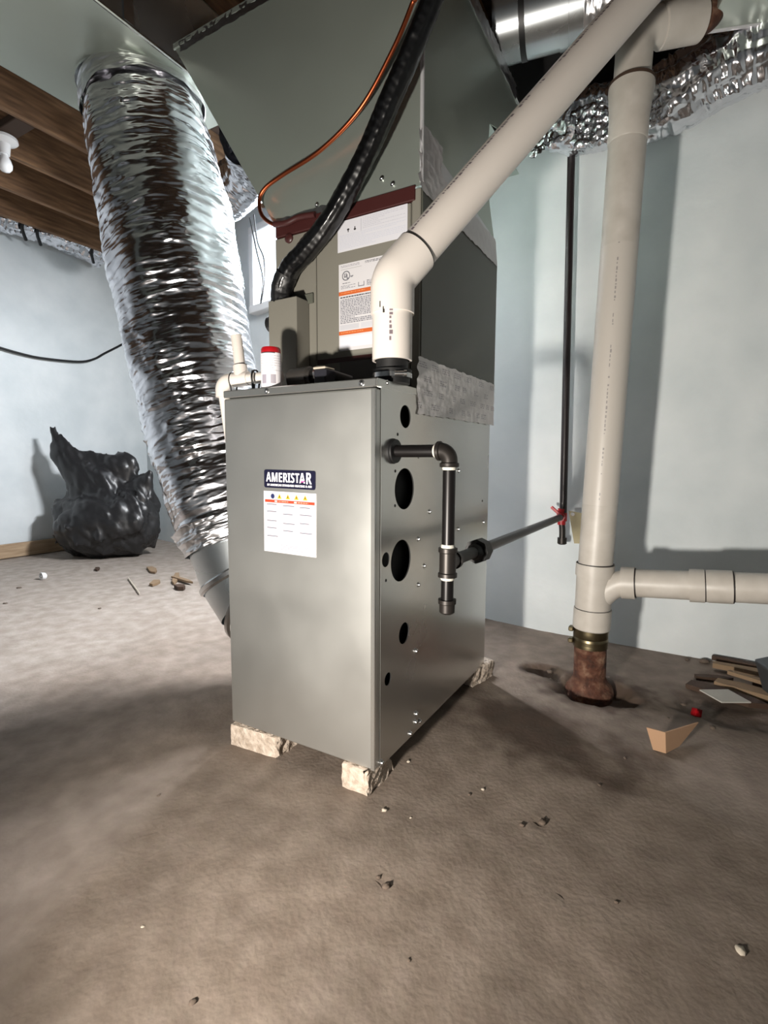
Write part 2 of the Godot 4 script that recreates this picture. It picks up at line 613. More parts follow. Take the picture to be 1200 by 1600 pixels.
# ---------------------------------------------------------------- prints
func warning_label() -> Image:
	var rng := RandomNumberGenerator.new()
	rng.seed = 11
	var im := Image.create(320, 290, false, Image.FORMAT_RGB8)
	im.fill(Color(0.76, 0.745, 0.755))
	for y in 30:
		for x in 30:
			if Vector2(x - 15, y - 15).length() < 12: im.set_pixel(42 + x, 8 + y, Color(0.13, 0.16, 0.32))
	for k in 4:
		var cx := 100 + k * 52
		for y in 24:
			var w := int(y * 0.6)
			im.fill_rect(Rect2i(cx - w, 10 + y, w * 2 + 1, 1), Color(0.86, 0.62, 0.16))
		im.fill_rect(Rect2i(cx - 2, 20, 5, 9), Color(0.15, 0.1, 0.08))
	im.fill_rect(Rect2i(8, 40, 304, 13), Color(0.76, 0.23, 0.13))
	for x0 in [70, 190]:
		im.fill_rect(Rect2i(x0, 43, 16, 7), Color(0.9, 0.8, 0.75))
		text_lines(im, x0 + 22, 45, x0 + 84, 50, 6, 3, Color(0.93, 0.72, 0.62), rng)
	for c in 3:
		var x0 := 12 + c * 102
		var yy := 60 + c * 3
		while yy < 215:
			im.fill_rect(Rect2i(x0 + 8, yy, rng.randi_range(48, 76), 4), Color(0.38, 0.37, 0.42))
			var rows := rng.randi_range(4, 6)
			text_lines(im, x0, yy + 8, x0 + 92, yy + 8 + rows * 5, 5, 2, Color(0.66, 0.65, 0.69), rng, 0.8)
			yy += 14 + rows * 5
	text_lines(im, 14, 238, 60, 250, 6, 2, Color(0.5, 0.5, 0.54), rng)
	text_lines(im, 110, 250, 300, 275, 7, 3, Color(0.52, 0.51, 0.56), rng, 0.5)
	return im

func data_label() -> Image:
	var rng := RandomNumberGenerator.new()
	rng.seed = 12
	var im := Image.create(256, 420, false, Image.FORMAT_RGB8)
	im.fill(Color(0.78, 0.77, 0.78))
	var dk := Color(0.30, 0.30, 0.33)
	text_lines(im, 12, 8, 120, 18, 6, 3, Color(0.55, 0.54, 0.57), rng)
	text_lines(im, 150, 8, 240, 18, 6, 3, dk, rng)
	im.fill_rect(Rect2i(12, 26, 120, 2), Color(0.6, 0.6, 0.6))
	for y in 48:
		for x in 48:
			var r := Vector2(x - 24, y - 24).length()
			if r < 23 and r > 19: im.set_pixel(18 + x, 34 + y, dk)
	# the two letters in the ring
	im.fill_rect(Rect2i(31, 46, 4, 18), dk); im.fill_rect(Rect2i(41, 46, 4, 18), dk); im.fill_rect(Rect2i(31, 62, 13, 4), dk)
	im.fill_rect(Rect2i(46, 52, 4, 20), dk); im.fill_rect(Rect2i(46, 70, 10, 4), dk)
	text_lines(im, 68, 62, 84, 70, 4, 3, dk, rng)
	text_lines(im, 22, 92, 66, 98, 4, 3, dk, rng)
	text_lines(im, 12, 104, 96, 124, 6, 3, Color(0.5, 0.5, 0.53), rng)
	im.fill_rect(Rect2i(112, 100, 3, 20), dk); im.fill_rect(Rect2i(112, 118, 34, 3), dk); im.fill_rect(Rect2i(143, 100, 3, 20), dk)
	text_lines(im, 160, 98, 240, 124, 7, 3, dk, rng)
	im.fill_rect(Rect2i(0, 132, 256, 19), Color(0.74, 0.36, 0.16))
	text_lines(im, 12, 138, 150, 146, 7, 4, Color(0.85, 0.55, 0.38), rng)
	text_lines(im, 8, 158, 250, 166, 8, 6, Color(0.28, 0.28, 0.31), rng)
	text_lines(im, 8, 170, 250, 288, 8, 5, Color(0.45, 0.45, 0.48), rng, 0.75)
	im.fill_rect(Rect2i(6, 294, 110, 24), Color(0.72, 0.72, 0.74))
	im.fill_rect(Rect2i(128, 294, 122, 24), Color(0.74, 0.74, 0.76))
	im.fill_rect(Rect2i(0, 324, 256, 19), Color(0.74, 0.36, 0.16))
	text_lines(im, 12, 330, 140, 338, 7, 4, Color(0.85, 0.55, 0.38), rng)
	im.fill_rect(Rect2i(6, 352, 244, 52), Color(0.80, 0.81, 0.84))
	return im

func upper_label() -> Image:
	var rng := RandomNumberGenerator.new()
	rng.seed = 13
	var im := Image.create(400, 150, false, Image.FORMAT_RGB8)
	im.fill(Color(0.78, 0.78, 0.80))
	text_lines(im, 150, 8, 390, 60, 8, 3, Color(0.70, 0.70, 0.74), rng, 0.6)
	text_lines(im, 12, 70, 390, 142, 8, 3, Color(0.72, 0.73, 0.78), rng, 0.7)
	im.fill_rect(Rect2i(140, 8, 2, 60), Color(0.55, 0.55, 0.6))
	im.fill_rect(Rect2i(62, 42, 5, 18), Color(0.08, 0.08, 0.08)); im.fill_rect(Rect2i(58, 44, 13, 6), Color(0.08, 0.08, 0.08))
	im.fill_rect(Rect2i(102, 40, 5, 18), Color(0.08, 0.08, 0.08)); im.fill_rect(Rect2i(98, 50, 13, 6), Color(0.08, 0.08, 0.08))
	return im

func tape_print() -> Image:
	var rng := RandomNumberGenerator.new()
	rng.seed = 14
	var im := Image.create(512, 128, false, Image.FORMAT_RGB8)
	im.fill(Color(0.90, 0.885, 0.88))
	for r in 4:
		var x := rng.randi_range(0, 40)
		while x < 490:
			var w := rng.randi_range(20, 46)
			text_lines(im, x, 8 + r * 31, x + w, 8 + r * 31 + 16, 5, 3, Color(0.70, 0.68, 0.695), rng)
			x += w + rng.randi_range(16, 60)
	return im

func can_label() -> Image:
	var rng := RandomNumberGenerator.new()
	rng.seed = 15
	var im := Image.create(256, 128, false, Image.FORMAT_RGB8)
	im.fill(Color(0.88, 0.87, 0.88))
	for x0 in [8, 136]:
		im.fill_rect(Rect2i(x0, 6, 64, 9), Color(0.25, 0.25, 0.27))
		text_lines(im, x0, 22, x0 + 96, 74, 8, 2, Color(0.68, 0.67, 0.69), rng, 0.5)
		im.fill_rect(Rect2i(x0 + 6, 84, 22, 30), Color(0.60, 0.58, 0.62))
		im.fill_rect(Rect2i(x0 + 44, 84, 22, 30), Color(0.62, 0.60, 0.63))
	return im

func lettering(txt: String, width: float, depth: float, bold := true) -> TextMesh:
	var t := TextMesh.new()
	var f := SystemFont.new()
	f.font_names = PackedStringArray(["Droid Sans"])
	f.font_weight = 700 if bold else 400
	t.font = f
	t.font_size = 64
	t.text = txt
	t.pixel_size = 0.001
	t.depth = depth
	t.curve_step = 1.0
	var w := t.get_aabb().size.x
	if w > 0.0: t.pixel_size = 0.001 * width / w
	return t

# ---------------------------------------------------------------- scene
func _ready():
	# camera
	var cam := Camera3D.new()
	cam.name = "camera"
	add_child(cam)
	cam.position = Vector3(0.559, 0.751, 0.933)
	cam.rotation = Vector3(-0.1, deg_to_rad(30.0), 0.004)
	cam.fov = rad_to_deg(2.0 * atan(800.0 / 806.0))
	cam.near = 0.05
	cam.far = 50.0
	cam.current = true
	# air of the closed basement: black outside
	var we := WorldEnvironment.new()
	we.name = "environment"
	var env := Environment.new()
	env.background_mode = Environment.BG_COLOR
	env.background_color = Color(0, 0, 0)
	env.tonemap_mode = Environment.TONE_MAPPER_LINEAR
	env.tonemap_exposure = 1.0
	env.sdfgi_enabled = true
	env.ssao_enabled = true
	env.ssil_enabled = true
	we.environment = env
	add_child(we)
	print("materials")
	make_materials()
	unseen_work_light(Vector3(0.08, 0.38, 1.12), Vector3(0.0, 0.90, -0.9), 4.4)
	unseen_panel_light(Vector3(-0.74, 1.84, -1.22), 15.0)
	window_light(1.2)
	print("room")
	room()
	print("furnace")
	furnace()
	coil()
	plenum()
	print("ducts")
	return_duct()
	other_ducts()
	print("pipes")
	vent()
	line_set()
	condensate()
	gas()
	stack()
	print("small")
	bag()
	left_side()
	debris()

func unseen_work_light(at: Vector3, aim: Vector3, energy: float):  # lamp out of view left of the camera, lights furnace front and back wall
	var t := thing("unseen_work_light", "unseen yellow work light on a low stand left of the camera, lighting furnace and wall", "work light", Vector3(at.x, 0, at.z + 0.05))
	var d := (aim - at).normalized()
	var xf := Transform3D(Basis.looking_at(d, Vector3.UP), at - d * 0.02)
	part(t, "housing", box(Vector3(-0.08, -0.06, 0.0), Vector3(0.08, 0.06, 0.045), 0.008, xf), mat(Color(0.75, 0.58, 0.08), 0.5))
	part(t, "lamp_lens", box(Vector3(-0.065, -0.045, -0.006), Vector3(0.065, 0.045, 0.0), 0.0, xf), M.led)
	part(t, "stand", tube(fillet([Vector3(at.x - 0.1, 0.012, at.z - 0.02), Vector3(at.x - 0.1, 0.012, at.z + 0.2), Vector3(at.x - 0.1, at.y, at.z + 0.03), Vector3(at.x + 0.1, at.y, at.z + 0.03), Vector3(at.x + 0.1, 0.012, at.z + 0.2), Vector3(at.x + 0.1, 0.012, at.z - 0.02)], 0.02, 5), 0.01, 10), M.black)
	var l := SpotLight3D.new()
	l.name = "unseen_work_light_beam"
	add_child(l)
	l.look_at_from_position(at + d * 0.012, aim, Vector3.UP)
	l.light_energy = energy
	l.light_color = Color(1.0, 0.97, 0.93)
	l.spot_angle = 67.0
	l.spot_angle_attenuation = 1.0
	l.spot_range = 12.0
	l.spot_attenuation = 2.0
	l.light_size = 0.045
	l.shadow_enabled = true

func unseen_panel_light(c: Vector3, energy: float):
	# unseen lamp behind the coil cabinet, placed to light the left floor
	var t := thing("unseen_panel_light", "unseen white panel lamp behind the coil cabinet, placed to light the left floor", "light", c)
	var d := Vector3(-0.72, -0.3, 0.95).normalized()
	var xf := Transform3D(Basis.looking_at(d, Vector3.UP), c)
	part(t, "housing", box(Vector3(-0.29, -0.07, 0.002), Vector3(0.29, 0.07, 0.04), 0.005, xf), M.white)
	part(t, "lamp_lens", box(Vector3(-0.275, -0.055, -0.003), Vector3(0.275, 0.055, 0.002), 0.0, xf), M.led)
	part(t, "added_visor", box(Vector3(-0.29, 0.062, -0.17), Vector3(0.29, 0.066, 0.01), 0.001, xf), M.white)  # flap added to keep the lamp off the ceiling
	part(t, "hanger", tube([c + Vector3(0.03, 0.05, -0.03), c + Vector3(0.03, 0.55, -0.03)], 0.003, 6), M.chrome)
	var l := AreaLight3D.new()
	l.name = "unseen_panel_light_glow"
	add_child(l)
	l.look_at_from_position(c + d * 0.012, c + d, Vector3.UP)
	l.area_size = Vector2(0.55, 0.11)
	l.light_energy = energy
	l.light_color = Color(0.98, 0.985, 1.0)
	l.area_range = 12.0
	l.area_attenuation = 2.0
	l.shadow_enabled = true

func window_light(energy: float):
	# daylight through the small window high in the back wall
	var l := AreaLight3D.new()
	l.name = "window_daylight"
	add_child(l)
	var at := Vector3(-1.65, 2.01, wall_z(-1.65) + 0.07)
	var d := Vector3(-WALL_SLOPE, -0.2, 1.0).normalized()
	l.look_at_from_position(at, at + d, Vector3.UP)
	l.area_size = Vector2(0.68, 0.44)
	l.light_energy = energy
	l.light_color = Color(0.88, 0.95, 1.0)
	l.area_range = 12.0
	l.area_attenuation = 2.0
	l.shadow_enabled = true

# ---------------------------------------------------------------- the room
const WALL_BEND := Vector2(0.02, -1.335)
const WALL_SLOPE := 0.2264

func wall_z(x: float) -> float:
	# the back wall bends behind the furnace
	var k := 0.12
	var d := WALL_BEND.x - x
	var s: float = (d + sqrt(d * d + k * k)) * 0.5
	return WALL_BEND.y - WALL_SLOPE * s

func axis_points(segs: Array) -> Array:
	var out := []
	for s in segs:
		var n := int(ceil((s[1] - s[0]) / s[2]))
		for k in n: out.append(lerp(float(s[0]), float(s[1]), float(k) / n))
	out.append(segs[-1][1])
	return out

func blot(x: float, z: float, cx: float, cz: float, rx: float, rz: float, turn := 0.0) -> float:
	var d := Vector2(x - cx, z - cz).rotated(turn)
	return sqrt(pow(d.x / rx, 2) + pow(d.y / rz, 2))

func room():
	# floor: heightfield, finer where the photograph is near, with the broken hole round the iron pipe
	var xs := axis_points([[-4.1, -1.3, 0.07], [-1.3, -0.5, 0.02], [-0.5, 1.0, 0.0115], [1.0, 3.7, 0.1]])
	var zs := axis_points([[-2.6, -1.4, 0.08], [-1.4, 0.75, 0.0115], [0.75, 5.0, 0.12]])
	var n1 := noise(0.7, 51, 4)
	var n2 := noise(9.0, 52, 4)
	var n3 := noise(40.0, 53, 3)
	var n4 := noise(2.2, 54, 5)
	var P := PackedVector3Array()
	var C := PackedColorArray()
	var base := Color(0.235, 0.196, 0.165)
	var dirt := Color(0.062, 0.038, 0.024)
	for z in zs:
		for x in xs:
			var y := 0.004 * n1.get_noise_2d(x, z) + 0.0012 * n2.get_noise_2d(x, z) + 0.0003 * n3.get_noise_2d(x, z)
			var e := 0.25 * n2.get_noise_2d(x * 1.3 + 5.0, z * 1.3)
			var h1 := blot(x, z, 0.345, -0.83, 0.15, 0.12) + e
			var h2 := blot(x, z, 0.165, -0.905, 0.075, 0.055) + e
			y -= 0.05 * smoothstep(1.0, 0.6, h1) + 0.05 * smoothstep(1.0, 0.5, h2)
			var h3 := blot(x, z, 0.70, -0.88, 0.16, 0.13) + e
			y -= 0.012 * smoothstep(1.0, 0.5, h3)
			# chipped spots on the near floor
			for q in [[0.134, 0.197, 0.02, 0.006, 0.5], [0.339, -0.101, 0.014, 0.009, 0.2], [0.009, 0.506, 0.008, 0.006, 0.0], [0.42, 0.06, 0.009, 0.005, 0.3]]:
				var hq: float = blot(x, z, q[0], q[1], q[2], q[3], q[4]) + e * 1.5
				y -= 0.006 * smoothstep(1.0, 0.4, hq)
			P.append(Vector3(x, y, z))
			var v: float = 1.0 + 0.20 * n4.get_noise_2d(x, z) + 0.10 * n2.get_noise_2d(x * 0.5, z * 0.5)
			var c := base * v
			c = c.lerp(Color(0.42, 0.39, 0.36), 0.7 * smoothstep(-0.9, -1.7, x + 0.3 * n4.get_noise_2d(x + 9.0, z)))  # floor colour turns paler towards the left
			# damp brown soil trodden in right of the furnace and round the holes
			var st: float = 1.0 - smoothstep(0.45, 1.15, blot(x, z, 0.22, -0.49, 0.36, 0.17, -0.35) + 0.5 * n4.get_noise_2d(x * 2.0, z * 2.0) + 0.3 * n2.get_noise_2d(x, z))
			c = c.lerp(dirt, 0.88 * st)
			st = 1.0 - smoothstep(0.9, 1.5, min(h1, h2) + 0.3 * n2.get_noise_2d(x * 2.0, z * 2.0))
			c = c.lerp(dirt, 0.85 * st)
			st = 1.0 - smoothstep(0.6, 1.3, h3 + 0.4 * n4.get_noise_2d(x * 3.0, z * 3.0))
			c = c.lerp(dirt, 0.7 * st)
			c.a = 1.0
			C.append(c)
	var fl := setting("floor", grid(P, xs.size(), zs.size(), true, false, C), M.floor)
	part(fl, "slab", box(Vector3(-4.2, -0.3, -2.8), Vector3(3.8, -0.08, 5.1)), M.rubble)
	# back wall, bent behind the furnace
	var wx := axis_points([[-4.05, 3.55, 0.06]])
	var wy := axis_points([[-0.06, 2.62, 0.06]])
	var wn := noise(1.6, 61, 4)
	P = PackedVector3Array()
	for y in wy:
		for x in wx:
			P.append(Vector3(x, y, wall_z(x) + 0.012 * wn.get_noise_2d(x, y)))
	setting("wall_back", grid(P, wx.size(), wy.size()), M.wall)
	var mb := MB.new()
	add_prism(mb, PackedVector2Array([Vector2(-4.1, -wall_z(-4.1) + 0.03), Vector2(0.0, 1.39), Vector2(3.6, 1.39), Vector2(3.6, 1.6), Vector2(0.0, 1.6), Vector2(-4.1, -wall_z(-4.1) + 0.25)]), 2.75, Transform3D(Basis(Vector3.RIGHT, -PI / 2), Vector3(0, -0.1, 0)))
	part(get_node("wall_back"), "masonry", mb.mesh(), M.wall)
	# left wall
	var lz := axis_points([[-4.6, 3.0, 0.08]])
	P = PackedVector3Array()
	for y in wy:
		for z in lz:
			P.append(Vector3(-3.87 + 0.012 * wn.get_noise_2d(z + 20.0, y), y, -z + 0.4))
	setting("wall_left", grid(P, lz.size(), wy.size()), M.wall)
	part(get_node("wall_left"), "masonry", box(Vector3(-4.1, -0.1, -2.7), Vector3(-3.9, 2.65, 5.1)), M.wall)
	setting("unseen_wall_right", box(Vector3(1.6, -0.1, -1.6), Vector3(1.8, 2.65, 5.1)), M.wall)  # out of view, set close to brighten the plenum side
	setting("unseen_wall_front", box(Vector3(-4.1, -0.1, 4.9), Vector3(3.7, 2.65, 5.1)), M.wall)  # out of view, set far back to keep furnace reflections dark
	# ceiling: subfloor boards on joists
	var ce := setting("ceiling", box(Vector3(-4.1, 2.66, -2.6), Vector3(3.7, 2.74, 5.1)), M.plank)
	var pz := -2.5
	while pz < 4.8:
		part(ce, "plank", box(Vector3(-3.9, 2.628, pz), Vector3(3.5, 2.652, pz + 0.136), 0.002), M.plank)
		pz += 0.142
	var jx := -3.118
	var jm := box(Vector3(-0.019, 0, -2.5), Vector3(0.019, 0.238, 4.88), 0.003)
	while jx < 3.5:
		var zlo: float = wall_z(jx) + 0.02
		var o := part(ce, "joist", jm if zlo < -2.45 else box(Vector3(-0.019, 0, zlo), Vector3(0.019, 0.238, 4.88), 0.003), M.joist, "", true)
		o.position = Vector3(jx, 2.39, 0)
		jx += 0.406
	var hd := part(ce, "joist", box(Vector3(-3.545, 2.39, -2.1), Vector3(-3.507, 2.628, 4.88), 0.003), M.joist)
	var rim := setting("trim_1", box(Vector3(-0.6, 2.06, -1.36), Vector3(1.3, 2.385, -1.318), 0.003), mat(Color(0.035, 0.03, 0.028), 0.9))  # near-black board added to stand for the dark gap under the joists
	# small basement window high in the back wall, seen between the duct and the coil cabinet
	var wc := Vector3(-1.65, 1.735, wall_z(-1.65) + 0.012)
	var xf := Transform3D(Basis(Vector3.UP, -atan(WALL_SLOPE)), wc)
	var wi := setting("window_1", box(Vector3(-0.40, 0.0, -0.02), Vector3(0.40, 0.05, 0.05), 0.004, xf), M.white)
	wi.name = "window_1"
	part(wi, "frame", box(Vector3(-0.40, 0.51, -0.02), Vector3(0.40, 0.56, 0.045), 0.004, xf), M.white)
	part(wi, "frame", box(Vector3(-0.40, 0.05, -0.02), Vector3(-0.35, 0.51, 0.045), 0.004, xf), M.white)
	part(wi, "frame", box(Vector3(0.35, 0.05, -0.02), Vector3(0.40, 0.51, 0.045), 0.004, xf), M.white)
	part(wi, "mullion", box(Vector3(-0.02, 0.05, -0.01), Vector3(0.02, 0.51, 0.04), 0.004, xf), M.white)
	for s in [-1.0, 1.0]:
		part(wi, "pane", box(Vector3(0.185 * s - 0.17, 0.05, 0.008), Vector3(0.185 * s + 0.17, 0.51, 0.014), 0.0, xf), M.daypane)

# ---------------------------------------------------------------- furnace
func screw_mesh(r := 0.0045) -> ArrayMesh:
	return lathe(Vector3.ZERO, Vector3(0, 0, 1), [[-0.001, r * 1.5], [0.0008, r * 1.5], [0.001, r], [0.003, r * 0.9], [0.004, r * 0.55]], 10)

func furnace():
	var t := thing("furnace", "upright galvanised steel gas furnace cabinet standing on bricks", "furnace", Vector3(-0.2225, 0.057, -0.365))
	# hollow casing with knockout holes in its right side
	var cs := CSGCombiner3D.new()
	cs.name = "casing"
	t.add_child(cs)
	cs.position = -t.position
	var cb := func(lo: Vector3, hi: Vector3, op: int, m: Material):
		var b := CSGBox3D.new()
		b.size = hi - lo
		b.position = (lo + hi) * 0.5
		b.operation = op
		b.material = m
		cs.add_child(b)
	cb.call(Vector3(-0.445, 0.057, -0.73), Vector3(0, 0.909, -0.022), CSGShape3D.OPERATION_UNION, M.galv)
	cb.call(Vector3(-0.442, 0.06, -0.727), Vector3(-0.003, 0.905, -0.021), CSGShape3D.OPERATION_SUBTRACTION, M.inside)
	for h in [[0.851, -0.132, 0.026], [0.685, -0.131, 0.048], [0.518, -0.116, 0.049], [0.532, -0.044, 0.0165], [0.338, -0.134, 0.026], [0.253, -0.056, 0.015]]:
		var c := CSGCylinder3D.new()
		c.radius = h[2]
		c.height = 0.03
		c.sides = 40
		c.operation = CSGShape3D.OPERATION_SUBTRACTION
		c.rotation.z = PI / 2
		c.position = Vector3(0, h[0], h[1])
		c.material = M.inside
		cs.add_child(c)
	# near-black sheet added behind the holes, standing for the unlit interior
	part(t, "dark_backing", box(Vector3(-0.03, 0.07, -0.5), Vector3(-0.02, 0.89, -0.024)), M.inside)
	# doors and top rail
	var door := part(t, "front_panel", box(Vector3(-0.4445, 0.059, -0.021), Vector3(-0.0005, 0.901, 0.0), 0.0035), M.galvfront)
	part(door, "edge_fold", box(Vector3(-0.011, 0.06, -0.002), Vector3(-0.0005, 0.90, 0.0025), 0.0012), M.galv)
	var rail := part(t, "top_rail", box(Vector3(-0.445, 0.903, -0.73), Vector3(0.0, 0.921, 0.0), 0.002), M.galv)
	part(t, "side_lip", box(Vector3(-0.004, 0.905, -0.205), Vector3(0.002, 0.9215, -0.004), 0.001), M.galv)
	part(t, "base_flange", box(Vector3(-0.44, 0.057, -0.725), Vector3(-0.002, 0.062, -0.02)), M.galv)
	var sm := screw_mesh()
	for p in [Vector3(-0.035, 0.912, 0.001), Vector3(-0.30, 0.912, 0.001)]:
		var s := part(t, "screw", sm, M.chrome, "", true)
		s.position = p - t.position
	for q in [[0.916, -0.045], [0.762, -0.205], [0.722, -0.465], [0.62, -0.271], [0.552, -0.471], [0.483, -0.70], [0.557, -0.208], [0.483, -0.243], [0.441, -0.21], [0.273, -0.198], [0.105, -0.204], [0.085, -0.20], [0.075, -0.225], [0.068, -0.17], [0.066, -0.028], [0.55, -0.69]]:
		var s := part(t, "screw", sm, M.chrome, "", true)
		s.position = Vector3(0.001, q[0], q[1]) - t.position
		s.rotation.y = PI / 2
		s.scale = Vector3.ONE * (1.0 if q[0] > 0.3 else 1.2)
	for q in [[0.809, -0.095], [0.727, -0.085], [0.649, -0.085], [0.762, -0.2], [0.485, -0.045], [0.621, -0.674], [0.47, -0.62]]:
		var s := part(t, "pilot_hole", lathe(Vector3.ZERO, Vector3(1, 0, 0), [[-0.002, 0.0035], [0.0006, 0.0035]], 10), M.inside, "", true)  # flat dark disc painted as an open hole
		s.position = Vector3(0, q[0], q[1]) - t.position
	# maker's badge
	var pl := []
	for k in 4:
		for j in 5:
			var a := PI / 2 * k + PI / 8 * j
			pl.append(Vector2([0.072, -0.072, -0.072, 0.072][k], [0.0165, 0.0165, -0.0165, -0.0165][k]) + Vector2(cos(a), sin(a)) * 0.005)
	var bx := Transform3D(Basis(Vector3.FORWARD, 0.012), Vector3(-0.2345, 0.7055, 0.0))
	var badge := part(t, "badge", prism(pl, 0.002, bx), M.navy, "dark blue maker's badge reading AMERISTAR")
	for q in [["AMERIST", 0.101, -0.0195, 0.0035, 1.25], ["A", 0.0165, 0.0395, 0.0035, 1.25], ["R", 0.0155, 0.0575, 0.0035, 1.25], ["BY AMERICAN STANDARD HEATING & AIR", 0.134, 0.0, -0.0145, 1.0]]:
		var l1 := part(badge, "lettering", lettering(q[0], q[1], 0.0006), M.print_white, "", true)
		l1.transform = bx * Transform3D(Basis().scaled(Vector3(1, q[4], 1)), Vector3(q[2], q[3], 0.0022))
	part(badge, "swoosh", prism([Vector2(0.032, -0.006), Vector2(0.0465, -0.0045), Vector2(0.047, -0.001), Vector2(0.040, -0.0025)], 0.0006, bx * Transform3D(Basis(), Vector3(0, 0, 0.0026))), M.print_pink)
	# warning sheet
	var wx := Transform3D(Basis(Vector3.FORWARD, 0.012), Vector3(-0.2365, 0.6025, 0.0))
	var mb := MB.new()
	add_box(mb, Vector3(-0.079, -0.0735, 0), Vector3(0.079, 0.0735, 0.0006), 0.0, wx)
	var wl := part(t, "warning_label", mb.mesh(), M.white, "white warning label with a red band and three columns of print")
	mb = MB.new()
	mb.quad(wx * Vector3(-0.079, -0.0735, 0.001), wx * Vector3(0.079, -0.0735, 0.001), wx * Vector3(0.079, 0.0735, 0.001), wx * Vector3(-0.079, 0.0735, 0.001), Vector3(0, 0, 1))
	part(wl, "print", mb.mesh(), img_mat(warning_label(), 0.45))
	# bricks under the corners
	brick("pale broken brick under the front left corner of the furnace", Vector3(-0.355, 0, -0.045), Vector3(0.17, 0.057, 0.10), 0.06, 71)
	brick("pale brick standing out under the near front corner of the furnace", Vector3(-0.042, 0, -0.05), Vector3(0.088, 0.057, 0.115), 0.03, 72)
	brick("broken brick under the back right corner of the furnace", Vector3(-0.035, 0, -0.715), Vector3(0.12, 0.057, 0.13), -0.2, 73)
	brick("brick in the dark under the back left corner of the furnace", Vector3(-0.38, 0, -0.67), Vector3(0.11, 0.057, 0.15), 0.1, 74)

func brick(label: String, at: Vector3, size: Vector3, turn: float, sd: int):
	# rough block with one broken end
	var nz := noise(14.0, sd, 4)
	var mb := MB.new()
	var n := 9
	var st := SurfaceTool.new()
	st.begin(Mesh.PRIMITIVE_TRIANGLES)
	var bm := BoxMesh.new()
	bm.size = size
	bm.subdivide_width = n; bm.subdivide_depth = n; bm.subdivide_height = 4
	st.create_from(bm, 0)
	var arr := st.commit_to_arrays()
	var V: PackedVector3Array = arr[Mesh.ARRAY_VERTEX]
	for k in V.size():
		var p := V[k]
		var q := p + Vector3(0.3, 0.1, 0.7) * sd
		var o := Vector3(nz.get_noise_3d(q.x, q.y, q.z), 0.0, nz.get_noise_3d(q.z, q.x, q.y)) * 0.006
		var f := smoothstep(size.x * 0.1, size.x * 0.5, p.x)
		o.x -= f * (0.012 + 0.03 * abs(nz.get_noise_3d(q.x * 2.0, q.y * 2.5, q.z * 2.0)))
		p += o
		p.y += size.y * 0.5
		V[k] = p
	arr[Mesh.ARRAY_VERTEX] = V
	var m := ArrayMesh.new()
	m.add_surface_from_arrays(Mesh.PRIMITIVE_TRIANGLES, arr)
	st = SurfaceTool.new()
	st.create_from(m, 0)
	st.generate_normals()
	var o := solo("brick", st.commit(), M.brick, label, "brick", at, "bricks under the furnace")
	o.rotation.y = turn

func label_on(parent: Node3D, called: String, lo: Vector3, w: float, h: float, im: Image, label: String):
	var b := part(parent, called, box(lo, lo + Vector3(w, h, 0.0006)), M.white, label)
	var mb := MB.new()
	var z := Vector3(0, 0, 0.001)
	mb.quad(lo + z, lo + z + Vector3(w, 0, 0), lo + z + Vector3(w, h, 0), lo + z + Vector3(0, h, 0), Vector3(0, 0, 1))
	part(b, "print", mb.mesh(), img_mat(im, 0.5))

